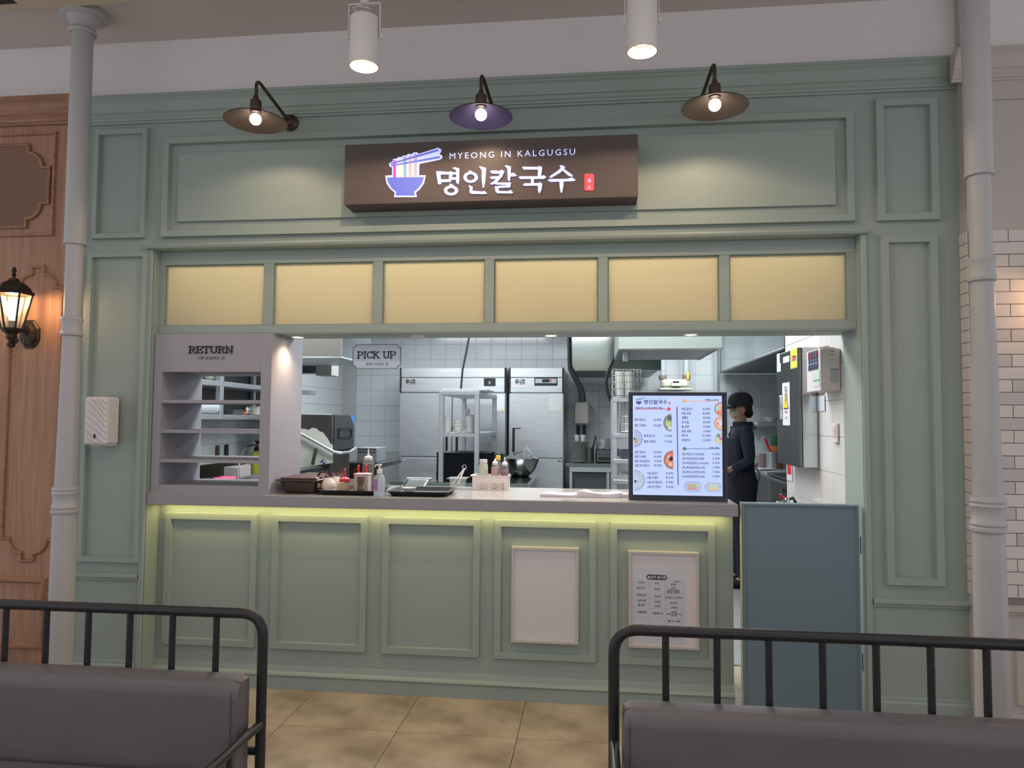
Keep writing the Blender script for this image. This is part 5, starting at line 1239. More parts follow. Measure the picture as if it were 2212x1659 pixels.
# ---- right part: hoods
def hood(x0, x1, y0, y1, z, ztop, label, m):
    t = thing('exhaust_hood', label, 'hood', ((x0+x1)/2, y0, z), 'steel exhaust hoods')
    bx('front_face', m, t, x0, x1, y0, y0+.02, z, ztop); bx('left_face', m, t, x0, x0+.02, y0+.02, y1, z, ztop); bx('right_face', m, t, x1-.02, x1, y0+.02, y1, z, ztop)
    bx('underside', STEELD, t, x0+.02, x1-.02, y0+.02, y1, z+.004, z+.02, 0)
    bx('lower_lip', CHROME, t, x0-.004, x1+.004, y0-.005, y0+.02, z-.012, z, .002); return t
h1y = 3.7; hood(PX(1231, h1y, 760), PX(1428, h1y, 760), h1y, 5.2, PZ(798, h1y, 1280), 2.7, 'curved shiny steel hood behind the first black hose', STEELB)
mt_h2 = mat('brushed_green_steel', (150, 164, 158), .45, .5)
h2y = 1.6; z2 = PZ(751, h2y, 1440); t = hood(PX(1337, h2y, 740), PX(1561, h2y, 740), h2y, 2.7, z2, 2.7, 'wide matt steel hood with dark underside over the menu screen', mt_h2)
bx('filter_clip', ST, t, PX(1346, h2y+.3, 770), PX(1357, h2y+.3, 770), h2y+.3, h2y+.36, z2-.07, z2+.02)
# right exhaust hood over the range
hx0 = 1.52
t = thing('exhaust_hood', 'steel exhaust hood over the cooking range at the right', 'hood', (1.9, 3.6, 2.02), 'steel exhaust hoods')
bx('left_face', STEELB, t, hx0, hx0+.015, 2.3, 5.2, 2.02, 2.70); bx('front_face', STEELB, t, hx0, 2.9, 2.28, 2.30, 2.02, 2.70)
bx('underside', STEELD, t, hx0+.015, 2.9, 2.3, 5.2, 2.05, 2.06, 0); bx('lower_lip', STEELD, t, hx0-.006, 2.9, 2.272, 5.2, 2.0, 2.02)
# ---- hoses, heater, gas meter, pipes on the back wall
YB = 5.22
def pipe(name, label, cat, pix, y, r, m, group=None, y2=None):
    pts = [(P(a, b, y)[0], y, P(a, b, y)[1]) for a, b in pix]; t = thing(name, label, cat, pts[0], group)
    # smooth
    out = [Vector(pts[0])]
    for i in range(1, len(pts)-1):
        p0, p1, p2 = Vector(pts[i-1]), Vector(pts[i]), Vector(pts[i+1])
        for k in range(1, 5): u = k/5; a = (p0+p1)/2 if i > 1 else p0; b = (p1+p2)/2 if i < len(pts)-2 else p2; out.append(a*(1-u)**2+p1*2*u*(1-u)+b*u*u)
    out.append(Vector(pts[-1])); obj(name.split('_')[-1]+'_body', MB().tube(out, r, 10), m, t, True); return t
pipe('rubber_hose', 'left black hose from the hood down to the water heater', 'hose', [(1229, 640), (1230, 790), (1232, 800), (1248, 830), (1252, 845), (1252, 868)], 3.62, .022, RUBBER, 'black hoses in the kitchen')
pipe('rubber_hose', 'right black hose from the hood down to the water heater', 'hose', [(1231, 790), (1236, 802), (1256, 838), (1260, 850), (1261, 868)], 3.55, .022, RUBBER, 'black hoses in the kitchen')
pipe('rubber_hose', 'long black hose curving down behind the menu screen', 'hose', [(1334, 600), (1332, 745), (1326, 775), (1312, 805), (1309, 830), (1313, 850), (1320, 868)], 2.9, .014, RUBBER, 'black hoses in the kitchen')
a0, z1_ = P(1239, 866, 4.9); a1, z0_ = P(1273, 918, 4.9)
t = thing('water_heater', 'small grey wall box with two black hoses near the hood', 'heater', ((a0+a1)/2, 4.9, z0_))
bx('casing', mat('heater_grey', (170, 170, 168), .4, .3), t, a0, a1, 4.9, 5.297, z0_, z1_, .02); bx('side_latch', mat('heater_grey', (170, 170, 168), .4, .3), t, a1, a1+.02, 4.95, 5.0, z0_+.03, z0_+.12)
for px in (1249, 1262): x_ = PX(px, 4.95); obj('outlet_hose', MB().tube([(x_, 4.95, z0_), (x_, 4.95, z0_-.12)], .02, 8), RUBBER, t, True); obj('outlet_nut', MB().lathe(x_, 4.95, [(.022, z0_-.14), (.022, z0_-.12)], 8), CHROME, t, True)
a0, z1_ = P(1429, 819, 5.0); a1, z0_ = P(1490, 842, 5.0)
t = thing('gas_meter', 'beige gas meter fed by two pipes on the back wall', 'meter', ((a0+a1)/2, 5.0, z0_))
bx('meter_body', mat('meter_cream', (196, 196, 184), .5), t, a0, a1, 5.0, 5.2, z0_+.02, z1_, .03); bx('base_plate', mat('meter_cream', (196, 196, 184), .5), t, a0-.02, a1+.02, 4.99, 5.21, z0_, z0_+.02)
bx('counter_window', WHITEP, t, PX(1451, 4.98), PX(1471, 4.98), 4.97, 5.0, PZ(834, 4.98, 1460), PZ(822, 4.98, 1460)); bx('dial', BLACKM, t, PX(1454, 4.96), PX(1468, 4.96), 4.965, 4.972, PZ(826.5, 4.96, 1460), PZ(823.5, 4.96, 1460), .001)
for px, c_ in ((1432, WHITEP2), (1483, WHITEP2)):
    x_ = PX(px, 5.08); obj('riser_pipe', MB().tube([(x_, 5.08, z1_-.02), (x_, 5.08, 2.65)], .035, 12), mat('pipe_grey', (160, 170, 174), .5), t, True); obj('coupling', MB().lathe(x_, 5.08, [(.045, z1_), (.05, z1_+.02), (.045, z1_+.05)], 12), mat('coupling_brown', (120, 110, 104), .5), t, True)
x_ = PX(1486, 5.0); bx('valve_handle', mat('valve_yellow', (206, 176, 66), .4), t, x_-.012, x_+.016, 5.0, 5.02, PZ(820, 5, 1486), PZ(803, 5, 1486))
PG = mat('pipe_grey', (160, 170, 174), .5)
pipe('grey_pipe', 'straight grey pipe up the back wall right of the meter', 'pipe', [(1546, 692), (1546, 790), (1547, 880)], 5.26, .03, PG)
# ---- side table with plates
yt = 4.5; a0, zt_ = P(1222, 1000, yt); a1 = PX(1322, yt, 1000)
t = thing('side_table', 'steel side table with plates beside the refrigerator', 'table', ((a0+a1)/2, yt+.3, 0))
bx('table_top', STEELB, t, a0, a1, yt, yt+.65, zt_-.04, zt_); bx('apron', ST, t, a0+.04, a1, yt+.01, yt+.03, zt_-.10, zt_-.04); bx('cabinet', mat('dark_cabinet', (84, 86, 92), .5, .3), t, a0+.07, a1, yt+.05, yt+.6, .1, zt_-.10)
for a in (a0+.04, a1-.06): bx('leg', ST, t, a, a+.035, yt+.02, yt+.055, 0, zt_-.10)
xc_ = PX(1250, yt+.22, 980); rp = W(22, yt+.2); n = 22; zp = PZ(953, yt+.22, 1250); hh = (zp-zt_)/n
pr0 = None
for i in range(n):
    z = zt_+.001+i*hh
    if pr0 is None: pr0 = obj('dinner_plate', MB().lathe(xc_, yt+.22, [(rp*.6, z), (rp*.98, z+hh*.6), (rp, z+hh*.9), (rp*.94, z+hh*.9), (rp*.6, z+hh*.4), (.001, z+hh*.4)], 28), mat('plate_white', (186, 190, 188), .3), None, True, 'white plate in the tall pile on the side table', None, 'plate', 'white plates piled on the side table', loc=(xc_, yt+.22, z))
    else: o = pr0.copy(); COL.objects.link(o); o.location.z = z
o['label'] = 'topmost white plate of the tall pile, under the tumblers'
for px, L in ((1246, 'left'), (1259, 'right')):
    x_ = PX(px, yt+.2, 950); t = thing('water_glass', L+' clear tumbler standing on the plate pile', 'glass', (x_, yt+.2, zp+.002), 'tumblers on the plate pile')
    obj('tumbler', MB().lathe(x_, yt+.2, [(.022, zp+.003), (.028, zp+.075), (.026, zp+.075), (.02, zp+.008)], 16), CLEARP, t, True)
x_ = PX(1274, yt+.12, 985); t = thing('utensil_holder', 'dark cylinder of utensils in front of the plate pile', 'holder', (x_, yt+.12, zt_))
obj('cylinder', MB().lathe(x_, yt+.12, [(.045, zt_+.001), (.05, zt_+.17), (.045, zt_+.17), (.04, zt_+.01)], 18), STEELD, t, True); obj('utensil', MB().tube([(x_, yt+.12, zt_+.05), (x_+.07, yt+.12, zt_+.30)], .009, 8), BLACKM, t, True)
a0, z1_ = P(1287, 970, yt+.15); a1 = PX(1320, yt+.15, 980)
t = thing('toaster_box', 'low steel box appliance at the right of the side table', 'appliance', (a0+.1, yt+.3, zt_)); bx('body', STEELD, t, a0, a1+.1, yt+.15, yt+.5, zt_+.001, z1_, .01); bx('slot', BLACKM, t, a0+.03, a1, yt+.147, yt+.151, zt_+.03, zt_+.06)
x_ = PX(1304, yt+.3, 960); t = thing('cook_pot', 'small steel pot on top of the box appliance', 'pot', (x_, yt+.3, z1_)); obj('pot', MB().lathe(x_, yt+.3, [(.085, z1_+.001), (.09, z1_+.01), (.09, z1_+.11), (.094, z1_+.112), (.086, z1_+.112), (.084, z1_+.012), (.001, z1_+.012)], 24), ST, t, True)
# ---- tall rack left of the menu screen with wire baskets
yr = 1.9; a0 = PX(1327, yr, 900); zt_ = PZ(858, yr, 1340)
t = thing('wire_rack', 'tall steel rack partly hidden behind the menu screen', 'rack', (a0+.2, yr, 0)); a1 = a0+.42
for b in (yr, yr+.45):
    for a in (a0, a1): bx('post', ST, t, a-.015, a+.022, b, b+.035, 0, zt_)
for z in (zt_-.035, PZ(945, yr, 1340), PZ(995, yr, 1340)-.02, PZ(1045, yr, 1340)): bx('shelf', ST, t, a0-.01, a1+.01, yr-.006, yr+.48, z, z+.03)
def wire_basket(x0, x1, y0, y1, z0, z1, label, h_in):
    t = thing('wire_basket', label, 'basket', ((x0+x1)/2, y0, z0), 'wire baskets on the tall rack')
    for j in range(5):
        z = z0+.012+(z1-z0-.012)*j/4; obj('hoop', MB().tube([(x0, y0, z), (x1, y0, z), (x1, y1, z), (x0, y1, z), (x0, y0, z)], .003, 6), CHROME, t)
    nw = 8
    mb = MB()
    for i in range(nw+1):
        x = x0+(x1-x0)*i/nw; mb.tube([(x, y1, z1), (x, y1, z0), (x, y0, z0), (x, y0, z1)], .0022, 5)
    for i in range(1, 6): y = y0+(y1-y0)*i/6; mb.tube([(x0, y, z1), (x0, y, z0), (x1, y, z0), (x1, y, z1)], .0022, 5)
    obj('wire_mesh', mb, CHROME, t, kind='stuff')
    t2 = thing('food_container', 'white lidded container inside the '+('upper' if h_in else 'lower')+' wire basket', 'container', ((x0+x1)/2, y0+.1, z0+.004), 'containers in the wire baskets')
    for k, q in enumerate((.28, .62)): obj('cup_stack', MB().lathe(x0+(x1-x0)*q, (y0+y1)/2, [(.03, z0+.006), (.04, z1-.03), (.042, z1-.028), (.042, z1-.01), (.001, z1-.01)], 18), DISH, t2, True)
wire_basket(a0-.01, a0+.20, yr+.02, yr+.30, zt_+.002, PZ(797, yr, 1350), 'upper wire basket on top of the tall steel rack', True)
zl = PZ(945, yr, 1340)+.032; wire_basket(a0+.05, a0+.30, yr+.04, yr+.34, zl, zl+.24, 'lower wire basket inside the tall steel rack', False)
bx('dark_box', mat('navy_box', (56, 60, 78), .5), None, a0+.05, a0+.36, yr+.04, yr+.35, PZ(995, yr, 1340)+.011, PZ(974, yr, 1340), .004, cat='box', label='dark navy box on the tall rack beside the menu screen')
bx('red_lid_box', mat('clear_box', (150, 152, 156), .3), None, a0+.05, a0+.36, yr+.04, yr+.35, PZ(1045, yr, 1340)+.031, PZ(1025, yr, 1340), .004, cat='box', label='grey box low on the tall rack beside the menu screen')

# ---- right partition: steel cabinet, control box, switch, extinguisher
PXW = 1.290
cx0 = 1.185; ya, yb_ = .69, 1.19; za, zb_ = 1.165, 1.86
t = thing('electric_cabinet', 'stainless electric cabinet with caution sticker on the tiled wall', 'cabinet', (cx0, ya, za))
bx('body', STEELB, t, cx0+.02, PXW, ya, yb_, za, zb_); bx('door', STEELD, t, cx0, cx0+.019, ya, yb_, za, zb_, .004)
def onface(X, pxa, pxb, pya, pyb): y0, z1 = wall_pt(pxa, pya, X); y1, z0 = wall_pt(pxb, pyb, X); return y0, y1, z0, z1
def stk(name, px0, px1, py0, py1, m, X=None, d=.001, prt=None):
    X = X or cx0-.001; y0, z1 = wall_pt(px0, py0, X); y1, z0 = wall_pt(px1, py1, X); 
    return obj(name, MB().box(X-d, X, min(y0, y1), max(y0, y1), z0, z1), m, prt or t), min(y0, y1), max(y0, y1), z0, z1
_, y0, y1, z0, z1 = stk('caution_sticker', 1690, 1707, 828, 919, mat('sticker_white2', (208, 210, 212), .5))
yc = (y0+y1)/2; Xs = cx0-.0025
mb = MB().prism([(-.055, 0), (.055, 0), (0, .13)], 0, .0006); mb.move(lambda p: (Xs-p.y, yc+p.x, z0+.10+p.z*.95)); obj('warning_triangle', mb, BLACKM, t)
mb = MB().prism([(-.044, 0), (.044, 0), (0, .105)], 0, .0006); mb.move(lambda p: (Xs-.0008-p.y, yc+p.x, z0+.107+p.z*.95)); obj('warning_triangle_fill', mb, mat('hazard_yellow', (232, 202, 60), .5), t)
mb = MB().prism([(.008, .08), (-.014, .045), (-.001, .045), (-.009, .014), (.014, .052), (.001, .052)], 0, .0004); mb.move(lambda p: (Xs-.0016-p.y, yc+p.x, z0+.109+p.z*.95)); obj('lightning_mark', mb, BLACKM, t)
mb = MB()
for s, z in (('주의', z1-.055), ('전기', z1-.10)): text(mb, s, 0, z, .040, yc, al='c', side=Xs)
obj('sticker_lettering', mb, INK, t)
obj('sticker_footer', text(text(MB(), '위험표시', 0, z0+.075, .02, yc, al='c', side=Xs), '접근금지', 0, z0+.04, .016, yc, al='c', side=Xs), RED, t)
stk('green_sticker', 1707.5, 1723, 757, 794, mat('sticker_green', (140, 196, 130), .5)); _, y0, y1, z0, z1 = stk('yellow_band', 1708, 1722.5, 757, 768, mat('sticker_yellow2', (226, 206, 80), .5), cx0-.002)
stk('yellow_band', 1708, 1722.5, 783, 792, mat('sticker_yellow2', (226, 206, 80), .5), cx0-.002); stk('heart_mark', 1712, 1719, 769.5, 778, mat('sticker_heart', (216, 70, 76), .5), cx0-.002)
stk('label', 1692, 1705.5, 772, 781, mat('sticker_white2', (208, 210, 212), .5)); stk('label', 1678.5, 1684.5, 765, 784, mat('sticker_white2', (208, 210, 212), .5)); stk('label', 1678.5, 1687, 786, 802, mat('sticker_blue2', (180, 200, 214), .5))
yh, zh = wall_pt(1683, 880, cx0-.02)
obj('door_handle', MB().box(cx0-.02, cx0, yh-.015, yh+.015, zh-.075, zh+.075, .006), CHROME, t)
# control box
kx0, kx1 = 1.187, PXW; ky0, ky1 = .30, .54; kz0, kz1 = 1.59, 1.815
t = thing('control_box', 'white alarm control box with buttons on the right wall', 'box', (kx0, ky0, kz0))
bx('housing', mat('control_ivory', (200, 194, 190), .5), t, kx0+.008, kx1, ky0, ky1, kz0, kz1, .006); bx('front_cover', WHITEP, t, kx0, kx0+.009, ky0, ky1, kz0, kz1, .004)
yA, zA = wall_pt(1745.5, 762, kx0-.002); yB, zB = wall_pt(1767, 797, kx0-.002)
bx('button_panel', mat('panel_slate', (66, 68, 84), .4), t, kx0-.003, kx0-.0005, min(yA, yB), max(yA, yB), zB, zA, .001)
for r in range(5):
    for c_ in range(4):
        col = ((206, 60, 70), (206, 60, 70), (120, 160, 190), (206, 206, 206), (80, 100, 170))[r]
        yq = min(yA, yB)+.02+c_*(abs(yB-yA)-.04)/3; zq = zA-.015-r*(zA-zB-.03)/4; bx('button', mat('btn%d' % (sum(col)), col, .4), t, kx0-.006, kx0-.002, yq-.007, yq+.007, zq-.005, zq+.005, .001)
yA, zA = wall_pt(1757, 800, kx0-.002); yB, zB = wall_pt(1770, 834, kx0-.002); bx('paper_label', mat('label_mint', (196, 208, 204), .6), t, kx0-.002, kx0-.0005, min(yA, yB), max(yA, yB), zB, zA, .0003); bx('label_band', mat('band_teal', (100, 170, 150), .6), t, kx0-.003, kx0-.0018, min(yA, yB), max(yA, yB), zB+(zA-zB)*.32, zB+(zA-zB)*.42, .0003)
for k, py in enumerate((751.5, 759, 766)): a_, z_ = P(1791, py, ky0-.001); b_, _ = P(1803, py, ky0); bx('vent_slot', INK, t, a_, b_, ky0-.001, ky0+.001, z_-.0012, z_+.0012, 0)
a_, z1_ = P(1793, 797, ky0-.001); b_, z0_ = P(1812, 826, ky0-.001); bx('data_label', mat('label_grey', (168, 168, 176), .6), t, a_, b_, ky0-.001, ky0+.001, z0_, z1_, 0); bx('label_header', BLACKM, t, a_, b_, ky0-.0016, ky0, z1_-.003, z1_, 0)
# paper on top
obj('folded_paper', MB().tube([(1.20, .36, kz1+.012), (1.25, .40, kz1+.022), (1.285, .45, kz1+.018)], [.004, .02, .012], 8).move(lambda p: (p.x, p.y, kz1+.0+(p.z-kz1)*.6)), mat('tan_paper', (190, 180, 164), .6), None, True, 'crumpled tan paper lying on top of the control box', None, 'paper', loc=(1.2, .36, kz1))
yq, z1_ = wall_pt(1802, 914, 1.288); yq2, z0_ = wall_pt(1812, 957, 1.288)
t = thing('wall_switch', 'white wall switch plate low on the tiled wall', 'switch', (1.287, (yq+yq2)/2, (z0_+z1_)/2)); y0, y1 = sorted((yq, yq2))
bx('plate', WHITEP, t, 1.277, 1.290, y0, y1, z0_, z1_, .003)
for k in (0, 1): zz = z0_+(z1_-z0_)*(.28+.30*k); bx('rocker', mat('ivory', (206, 198, 186), .4), t, 1.273, 1.278, y0+.012, y1-.012, zz, zz+.03, .002)
def wallsheet(nm, px0, px1, py0, py1, L, m, cat='notice'):
    y0, z1 = wall_pt(px0, py0, 1.288); y1, z0 = wall_pt(px1, py1, 1.288)
    return bx(nm, m, None, 1.2865, 1.2885, min(y0, y1), max(y0, y1), z0, z1, .0004, cat=cat, label=L), min(y0, y1), max(y0, y1), z0, z1
wallsheet('taped_notice', 1765, 1782, 856, 888, 'pale blue taped notice below the control box', mat('notice_pale', (200, 206, 216), .6)); wallsheet('brown_plate', 1767, 1780, 840, 852, 'small brown plate right under the control box', mat('brown_plate_m', (120, 104, 104), .5), 'plate')
# range, extinguisher and shelf at the right back
RX = 1.78
t = thing('gas_range', 'black gas range with steel rail behind the person', 'stove', (RX, 3.2, 0))
rz = .90; ry0, ry1 = 2.3, 4.0
bx('body', mat('range_black', (46, 48, 54), .35, .4), t, RX+.03, 2.3, ry0, ry1, 0, rz-.05); bx('hob_top', STEELD, t, RX, 2.3, ry0, ry1, rz-.05, rz)
obj('front_rail', MB().tube([(RX-.05, ry0-.05, rz-.03), (RX-.05, ry1, rz-.03)], .018, 10), mat('rail_dark', (70, 72, 80), .25, .8), t, True)
for k in range(4):
    yk = ry0+.2+k*.33; obj('burner_grate', MB().tube([(RX+.30+.13*math.cos(a), yk+.13*math.sin(a), rz+.02) for a in [2*PI*i/12 for i in range(13)]], .008, 6), BLACKM, t)
    for a in (0, PI/2): obj('grate_bar', MB().tube([(RX+.30-.13*math.cos(a), yk-.13*math.sin(a), rz+.022), (RX+.30+.13*math.cos(a), yk+.13*math.sin(a), rz+.022)], .007, 6), BLACKM, t)
    obj('control_knob', MB().lathe(0, 0, [(.02, 0), (.018, .02)], 12).move(lambda p: (RX+.03-p.z, yk+p.x, rz-.13+p.y)), STEELD, t)
t = thing('prep_table', 'steel prep table behind the range with jars', 'table', (RX+.5, 4.1, 0))
bx('table_top', ST, t, RX+.0, 2.9, ry1+.02, 5.2, rz-.03, rz+.01); bx('cabinet', STEELD, t, RX+.06, 2.9, ry1+.05, 5.15, 0, rz-.03)
zt3 = rz+.012
yj = 4.5; x_ = PX(1667, yj, 990); t = thing('utensil_pot', 'steel utensil pot holding a red handled tool', 'pot', (x_, yj, zt3)); h_ = PZ(976, yj, 1667)-zt3
obj('pot', MB().lathe(x_, yj, [(.055, zt3), (.058, zt3+.01), (.058, zt3+h_), (.05, zt3+h_), (.05, zt3+.02), (.001, zt3+.02)], 20), ST, t, True); a_ = P(1652, 947, yj); obj('red_handle', MB().tube([(x_, yj, zt3+h_-.03), (a_[0], yj, a_[1])], [.012, .014], 8), RED, t, True)
x_ = PX(1676, yj+.2, 950); z_ = PZ(976, yj+.2, 1676); t = thing('green_lidded_jar', 'orange jar with green lid behind the utensil pot', 'jar', (x_, yj+.2, zt3))
zq1, zq2 = PZ(963, yj+.2, 1676), PZ(941, yj+.2, 1676); obj('jar', MB().lathe(x_, yj+.2, [(.07, zt3), (.07, zq1)], 18), mat('orange_jar', (190, 110, 60), .5), t, True); obj('lid', MB().lathe(x_, yj+.2, [(.06, zq1), (.06, zq2), (.05, zq2+.01), (.001, zq2+.012)], 18), mat('green_lid', (40, 90, 60), .5), t, True)
x_ = PX(1649, yj+.1, 980); t = thing('sauce_pouch', 'tall clear pouch of dark red sauce beside the utensil pot', 'pouch', (x_, yj+.1, zt3)); zq = PZ(980, yj+.1, 1649); zq2 = PZ(944, yj+.1, 1649)
obj('sauce', MB().lathe(x_, yj+.1, [(.05, zt3), (.048, zq)], 14), mat('red_sauce', (110, 50, 50), .4), t, True); obj('pouch', MB().lathe(x_, yj+.1, [(.052, zt3), (.05, zq), (.03, zq2), (.012, zq2+.01)], 14), CLEARM, t, True)
x_ = PX(1645, yj-.1, 996); t = thing('plate_pair', 'pale flat plates lying at the front of the prep table', 'plate', (x_, yj-.1, zt3)); obj('plate', MB().lathe(x_, yj-.15, [(.07, zt3), (.12, zt3+.012), (.115, zt3+.014), (.001, zt3+.006)], 24), DISH, t, True)
t = thing('corner_shelf', 'grey steel corner shelf on the back wall behind the cabinet', 'shelf', (2.4, 5.1, 1.4)); a0, z_ = P(1636, 915, 4.75); bx('shelf_board', ST, t, a0, 3.0, 4.75, 5.28, z_-.03, z_+.02)
obj('bracket', MB().prism([(a0+.05, z_-.03), (a0+.35, z_-.03), (a0+.35, z_-.25)], 5.2, 5.23), ST, t)
x_, z_2 = P(1668, 908, 4.85); obj('small_bowl', MB().lathe(x_, 4.9, [(.03, z_+.021), (.085, z_+.075), (.08, z_+.075), (.001, z_+.03)], 20), DISH, None, True, 'white bowl on the steel corner shelf', None, 'bowl', loc=(x_, 4.9, z_+.02))
# fire extinguisher beside the gate
ex, ey = 1.20, 1.05; ez = PZ(1068, ey, 1700)
t = thing('fire_extinguisher', 'fire extinguisher whose red head shows above the gate', 'extinguisher', (ex, ey, 0))
obj('cylinder', MB().lathe(ex, ey, [(.06, 0), (.065, .02), (.065, ez-.18), (.04, ez-.12), (.016, ez-.09), (.016, ez-.06)], 24), RED, t, True)
obj('valve', MB().lathe(ex, ey, [(.022, ez-.06), (.022, ez-.03), (.01, ez-.02)], 14), CHROME, t, True)
obj('lever', MB().tube([(ex+.01, ey, ez-.03), (ex-.03, ey, ez-.015), (ex-.035, ey, ez+.0)], .009, 8), RED, t, True); obj('lower_lever', MB().tube([(ex+.01, ey, ez-.035), (ex-.06, ey, ez-.05)], .008, 8), CHROME, t, True)
obj('hose', MB().tube([(ex, ey, ez-.04), (ex+.04, ey, ez-.02), (ex+.062, ey, ez-.06), (ex+.07, ey, ez-.3)], .01, 8), RUBBER, t, True)
_, ya_, yb2, za_, zb2 = wallsheet('extinguisher_notice', 1699.5, 1712, 1001, 1040, 'white notice with red marks above the extinguisher', PAPER)
t = bpy.data.objects['extinguisher_notice']
yc = (ya_+yb2)/2; mb = MB().box(1.2858, 1.2866, yc-.05, yc+.05, za_+.04, za_+.14); obj('red_mark', mb, RED, t)
obj('red_lettering', text(MB(), '소화기', 0, zb2-.05, .035, yc, al='c', side=1.2862), RED, t)

# ================================================================== PERSON
def skin(name, nodes, edges, m, parent, root=0, sub=2):
    off = wloc(parent); me = bpy.data.meshes.new(name)
    me.from_pydata([tuple(Vector(p)-off) for p, _ in nodes], edges, []); me.update()
    o = bpy.data.objects.new(name, me); COL.objects.link(o); o.parent = parent; me.materials.append(m)
    md = o.modifiers.new('skin', 'SKIN'); md.use_smooth_shade = True
    for i, (_, r) in enumerate(nodes):
        sv = me.skin_vertices[0].data[i]; sv.radius = (r, r) if not isinstance(r, tuple) else r; sv.use_root = (i == root)
    s = o.modifiers.new('sub', 'SUBSURF'); s.levels = sub; s.render_levels = sub
    return o
QY = 2.9; QX = PX(1600, QY, 960)
pt_ = thing('person', 'person in dark cap, mask and navy clothes standing in side view', 'person', (QX, QY, 0))
def v3(x, y, z): return (QX+x, QY+y, z)
N = []; E = []
def nd(x, y, z, r): N.append((v3(x, y, z), r)); return len(N)-1
pel = nd(.0, 0, .90, .08); wa = nd(-.005, 0, 1.04, .08); ch = nd(-.0, 0, 1.20, .085); uc = nd(.012, 0, 1.33, .06); nk = nd(.005, 0, 1.42, .05); hb = nd(-.008, 0, 1.475, .062); hm = nd(-.005, 0, 1.545, .088); ht = nd(.0, 0, 1.61, .070)
E += [(pel, wa), (wa, ch), (ch, uc), (uc, nk), (nk, hb), (hb, hm), (hm, ht)]
for s in (-1, 1):
    h = nd(.0, s*.10, .84, .06); k = nd(-.012, s*.10, .48, .05); a = nd(.012, s*.10, .10, .038); ft = nd(-.08, s*.105, .045, .022); te = nd(-.13, s*.108, .035, .016)
    E += [(pel, h), (h, k), (k, a), (a, ft), (ft, te)]
    sh = nd(.012, s*.15, 1.325, .036); el_ = nd(.035, s*.20, 1.09, .032); wr = nd(-.15, s*.15, 1.0, .026); pa = nd(-.20, s*.14, .992, .028)
    E += [(uc, sh), (sh, el_), (el_, wr), (wr, pa)]
    for j, (dy, L, dz) in enumerate(((-.024, .050, 0), (-.008, .060, .002), (.008, .056, .001), (.023, .044, -.002))):
        f0 = nd(-.225, s*.14+dy, .992+dz, .0085); f1 = nd(-.225-L*.5, s*.14+dy*1.1, .984+dz, .008); f2 = nd(-.225-L*.85, s*.14+dy*1.1, .962+dz, .007); E += [(pa, f0), (f0, f1), (f1, f2)]
    t0 = nd(-.195, s*.14-s*.03, .992, .0095); t1 = nd(-.222, s*.14-s*.05, .982, .0085); E += [(pa, t0), (t0, t1)]
skin('body', N, E, SKIN, pt_)
# shirt
N = []; E = []
a0_ = nd(.0, 0, .84, .145); a1_ = nd(-.0, 0, 1.0, .125); a2_ = nd(-.002, 0, 1.18, .125); a3_ = nd(.014, 0, 1.31, .10); a4_ = nd(.008, 0, 1.395, .062)
E += [(a0_, a1_), (a1_, a2_), (a2_, a3_), (a3_, a4_)]
for s in (-1, 1):
    sh = nd(.012, s*.15, 1.335, .066); ua = nd(.022, s*.19, 1.22, .060); el_ = nd(.035, s*.20, 1.09, .053); fo = nd(-.05, s*.18, 1.045, .046); cu = nd(-.115, s*.158, 1.016, .040)
    E += [(a3_, sh), (sh, ua), (ua, el_), (el_, fo), (fo, cu)]
skin('shirt', N, E, NAVY, pt_)
tm = MB()
for q in (-1, 1):
    tm.tube([v3(.0, q*.07, .98), v3(.0, q*.085, .90), v3(.0, q*.09, .80), v3(-.004, q*.095, .50), v3(.006, q*.10, .28), v3(.008, q*.10, .09)], [.10, .125, .112, .082, .072, .066], 18)
obj('trousers', tm, mat('dark_trousers', (34, 38, 50), .85), pt_, True)
# apron over the front, with ties at the back
ap = MB(); v = []; f = []
for j in range(9):
    z = .62+(1.28-.62)*j/8; w = .15 if j > 6 else .19
    for i in range(9):
        u = -1+2*i/8; v.append((QX-.137+.105*abs(u)**2.0-(.004 if j > 4 else .0), QY+u*w, z))
for j in range(8):
    for i in range(8): a = j*9+i; f.append((a, a+1, a+10, a+9))
ap.add(v, f); o = obj('apron', ap, mat('apron_navy', (36, 42, 58), .8), pt_, True); sm = o.modifiers.new('thick', 'SOLIDIFY'); sm.thickness = .006
obj('apron_strap', MB().tube([v3(-.09, .06, 1.30), v3(-.03, .085, 1.41), v3(.055, .05, 1.42), v3(.085, 0, 1.38)], .009, 6), mat('apron_navy', (36, 42, 58), .8), pt_, True)
obj('apron_bow', MB().tube([v3(.12, .0, 1.03), v3(.145, .03, 1.06), v3(.15, .05, 1.02), v3(.13, .01, 1.02), v3(.15, -.03, .98), v3(.145, -.02, .90)], .006, 6), mat('tie_grey', (120, 128, 140), .8), pt_, True)
obj('collar', MB().lathe(QX+.02, QY, [(.075, 1.375), (.085, 1.40), (.08, 1.425), (.066, 1.415)], 20, False, sx=1.05), NAVY, pt_, True)
obj('hood_lining', MB().tube([v3(.07, .04, 1.385), v3(.115, .03, 1.40), v3(.125, 0, 1.385), v3(.115, -.03, 1.37), v3(.07, -.04, 1.36)], .014, 8), mat('hood_lining_m', (96, 104, 96), .8), pt_, True)
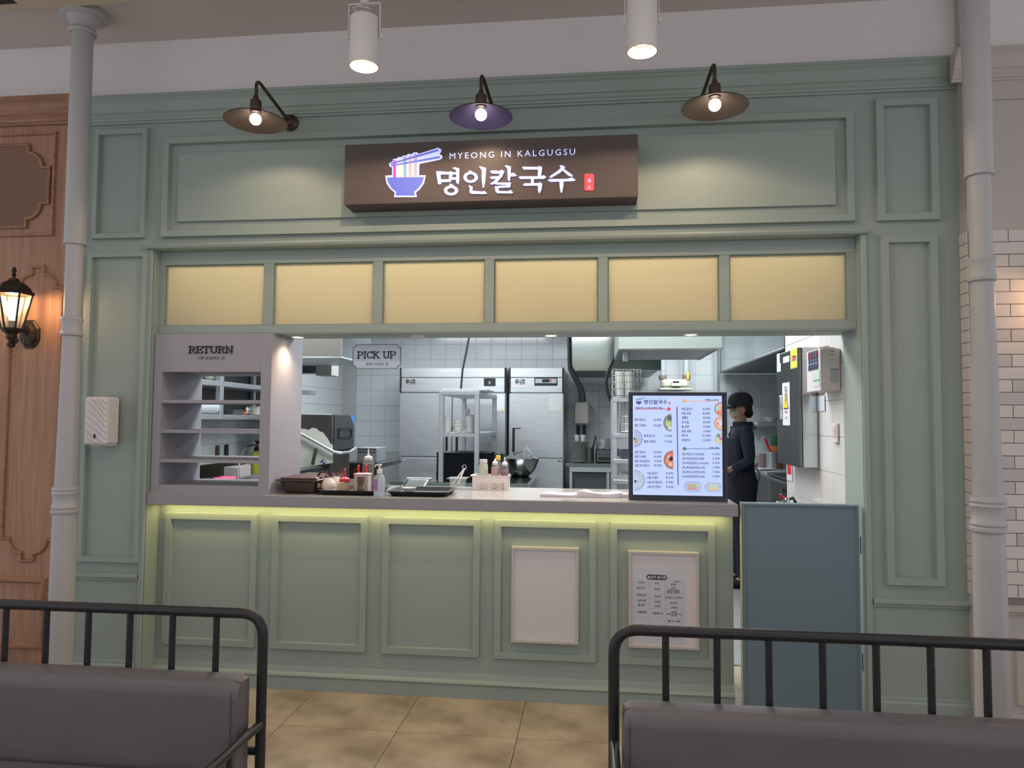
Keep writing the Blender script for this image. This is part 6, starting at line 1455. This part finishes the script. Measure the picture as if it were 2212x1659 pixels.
# cap: dome + brim
hz_ = 1.585
obj('cap_crown', MB().lathe(QX+.0, QY, [(.098, hz_-.02), (.103, hz_+.0), (.101, hz_+.03), (.090, hz_+.065), (.068, hz_+.09), (.038, hz_+.106), (.012, hz_+.112), (.008, hz_+.118), (.001, hz_+.119)], 28, False, sx=1.06, sy=.92), mat('cap_black', (40, 42, 50), .8), pt_, True)
v = []; f = []
for j in range(5):
    for i in range(11):
        a = -1.15+2.3*i/10; r = .10+.085*j/4*math.cos(a*.75); v.append((QX-r*math.cos(a)*1.02, QY+r*math.sin(a)*.9, hz_-.004-.030*j/4-.010*math.sin(a)**2))
for j in range(4):
    for i in range(10): a = j*11+i; f.append((a, a+1, a+12, a+11))
m2 = MB(); m2.add(v, f); o = obj('cap_brim', m2, mat('cap_black', (40, 42, 50), .8), pt_, True); sm = o.modifiers.new('thick', 'SOLIDIFY'); sm.thickness = .005
obj('hair', MB().sphere((QX+.040, QY, 1.535), .064, 18, 12, sz=1.1, sx=.95, sy=1.25), HAIR, pt_, True); obj('hair_bun', MB().sphere((QX+.070, QY, 1.50), .040, 14, 10, sz=1.1), HAIR, pt_, True)
obj('mask', MB().sphere((QX-.044, QY, 1.502), .057, 18, 12, sz=.95, sx=.9, sy=1.1), mat('mask_beige', (190, 182, 160), .8), pt_, True)
for s in (-1, 1):
    obj('ear', MB().sphere((QX+.004, QY+s*.083, 1.525), .022, 10, 8, sz=1.4, sy=.4), SKIN, pt_, True)
    obj('mask_loop', MB().tube([v3(-.05, s*.06, 1.52), v3(-.02, s*.082, 1.535), v3(.012, s*.086, 1.54)], .002, 5), WHITEP, pt_)
    obj('glasses_lens', MB().lathe(0, 0, [(.0205, 0), (.022, .002), (.0205, .003)], 18, False).move(lambda p: (QX-.094-p.z, QY+s*.032+p.x, 1.552+p.y)), BLACKM, pt_)
    obj('glasses_arm', MB().tube([v3(-.094, s*.055, 1.556), v3(.0, s*.087, 1.552)], .002, 5), BLACKM, pt_)
    obj('eye', MB().sphere((QX-.083, QY+s*.03, 1.552), .009, 8, 6), HAIR, pt_, True)
    obj('shoe', MB().box(QX-.185, QX+.055, QY+s*.105-.045, QY+s*.105+.045, 0, .075, .03), BLACKM, pt_)
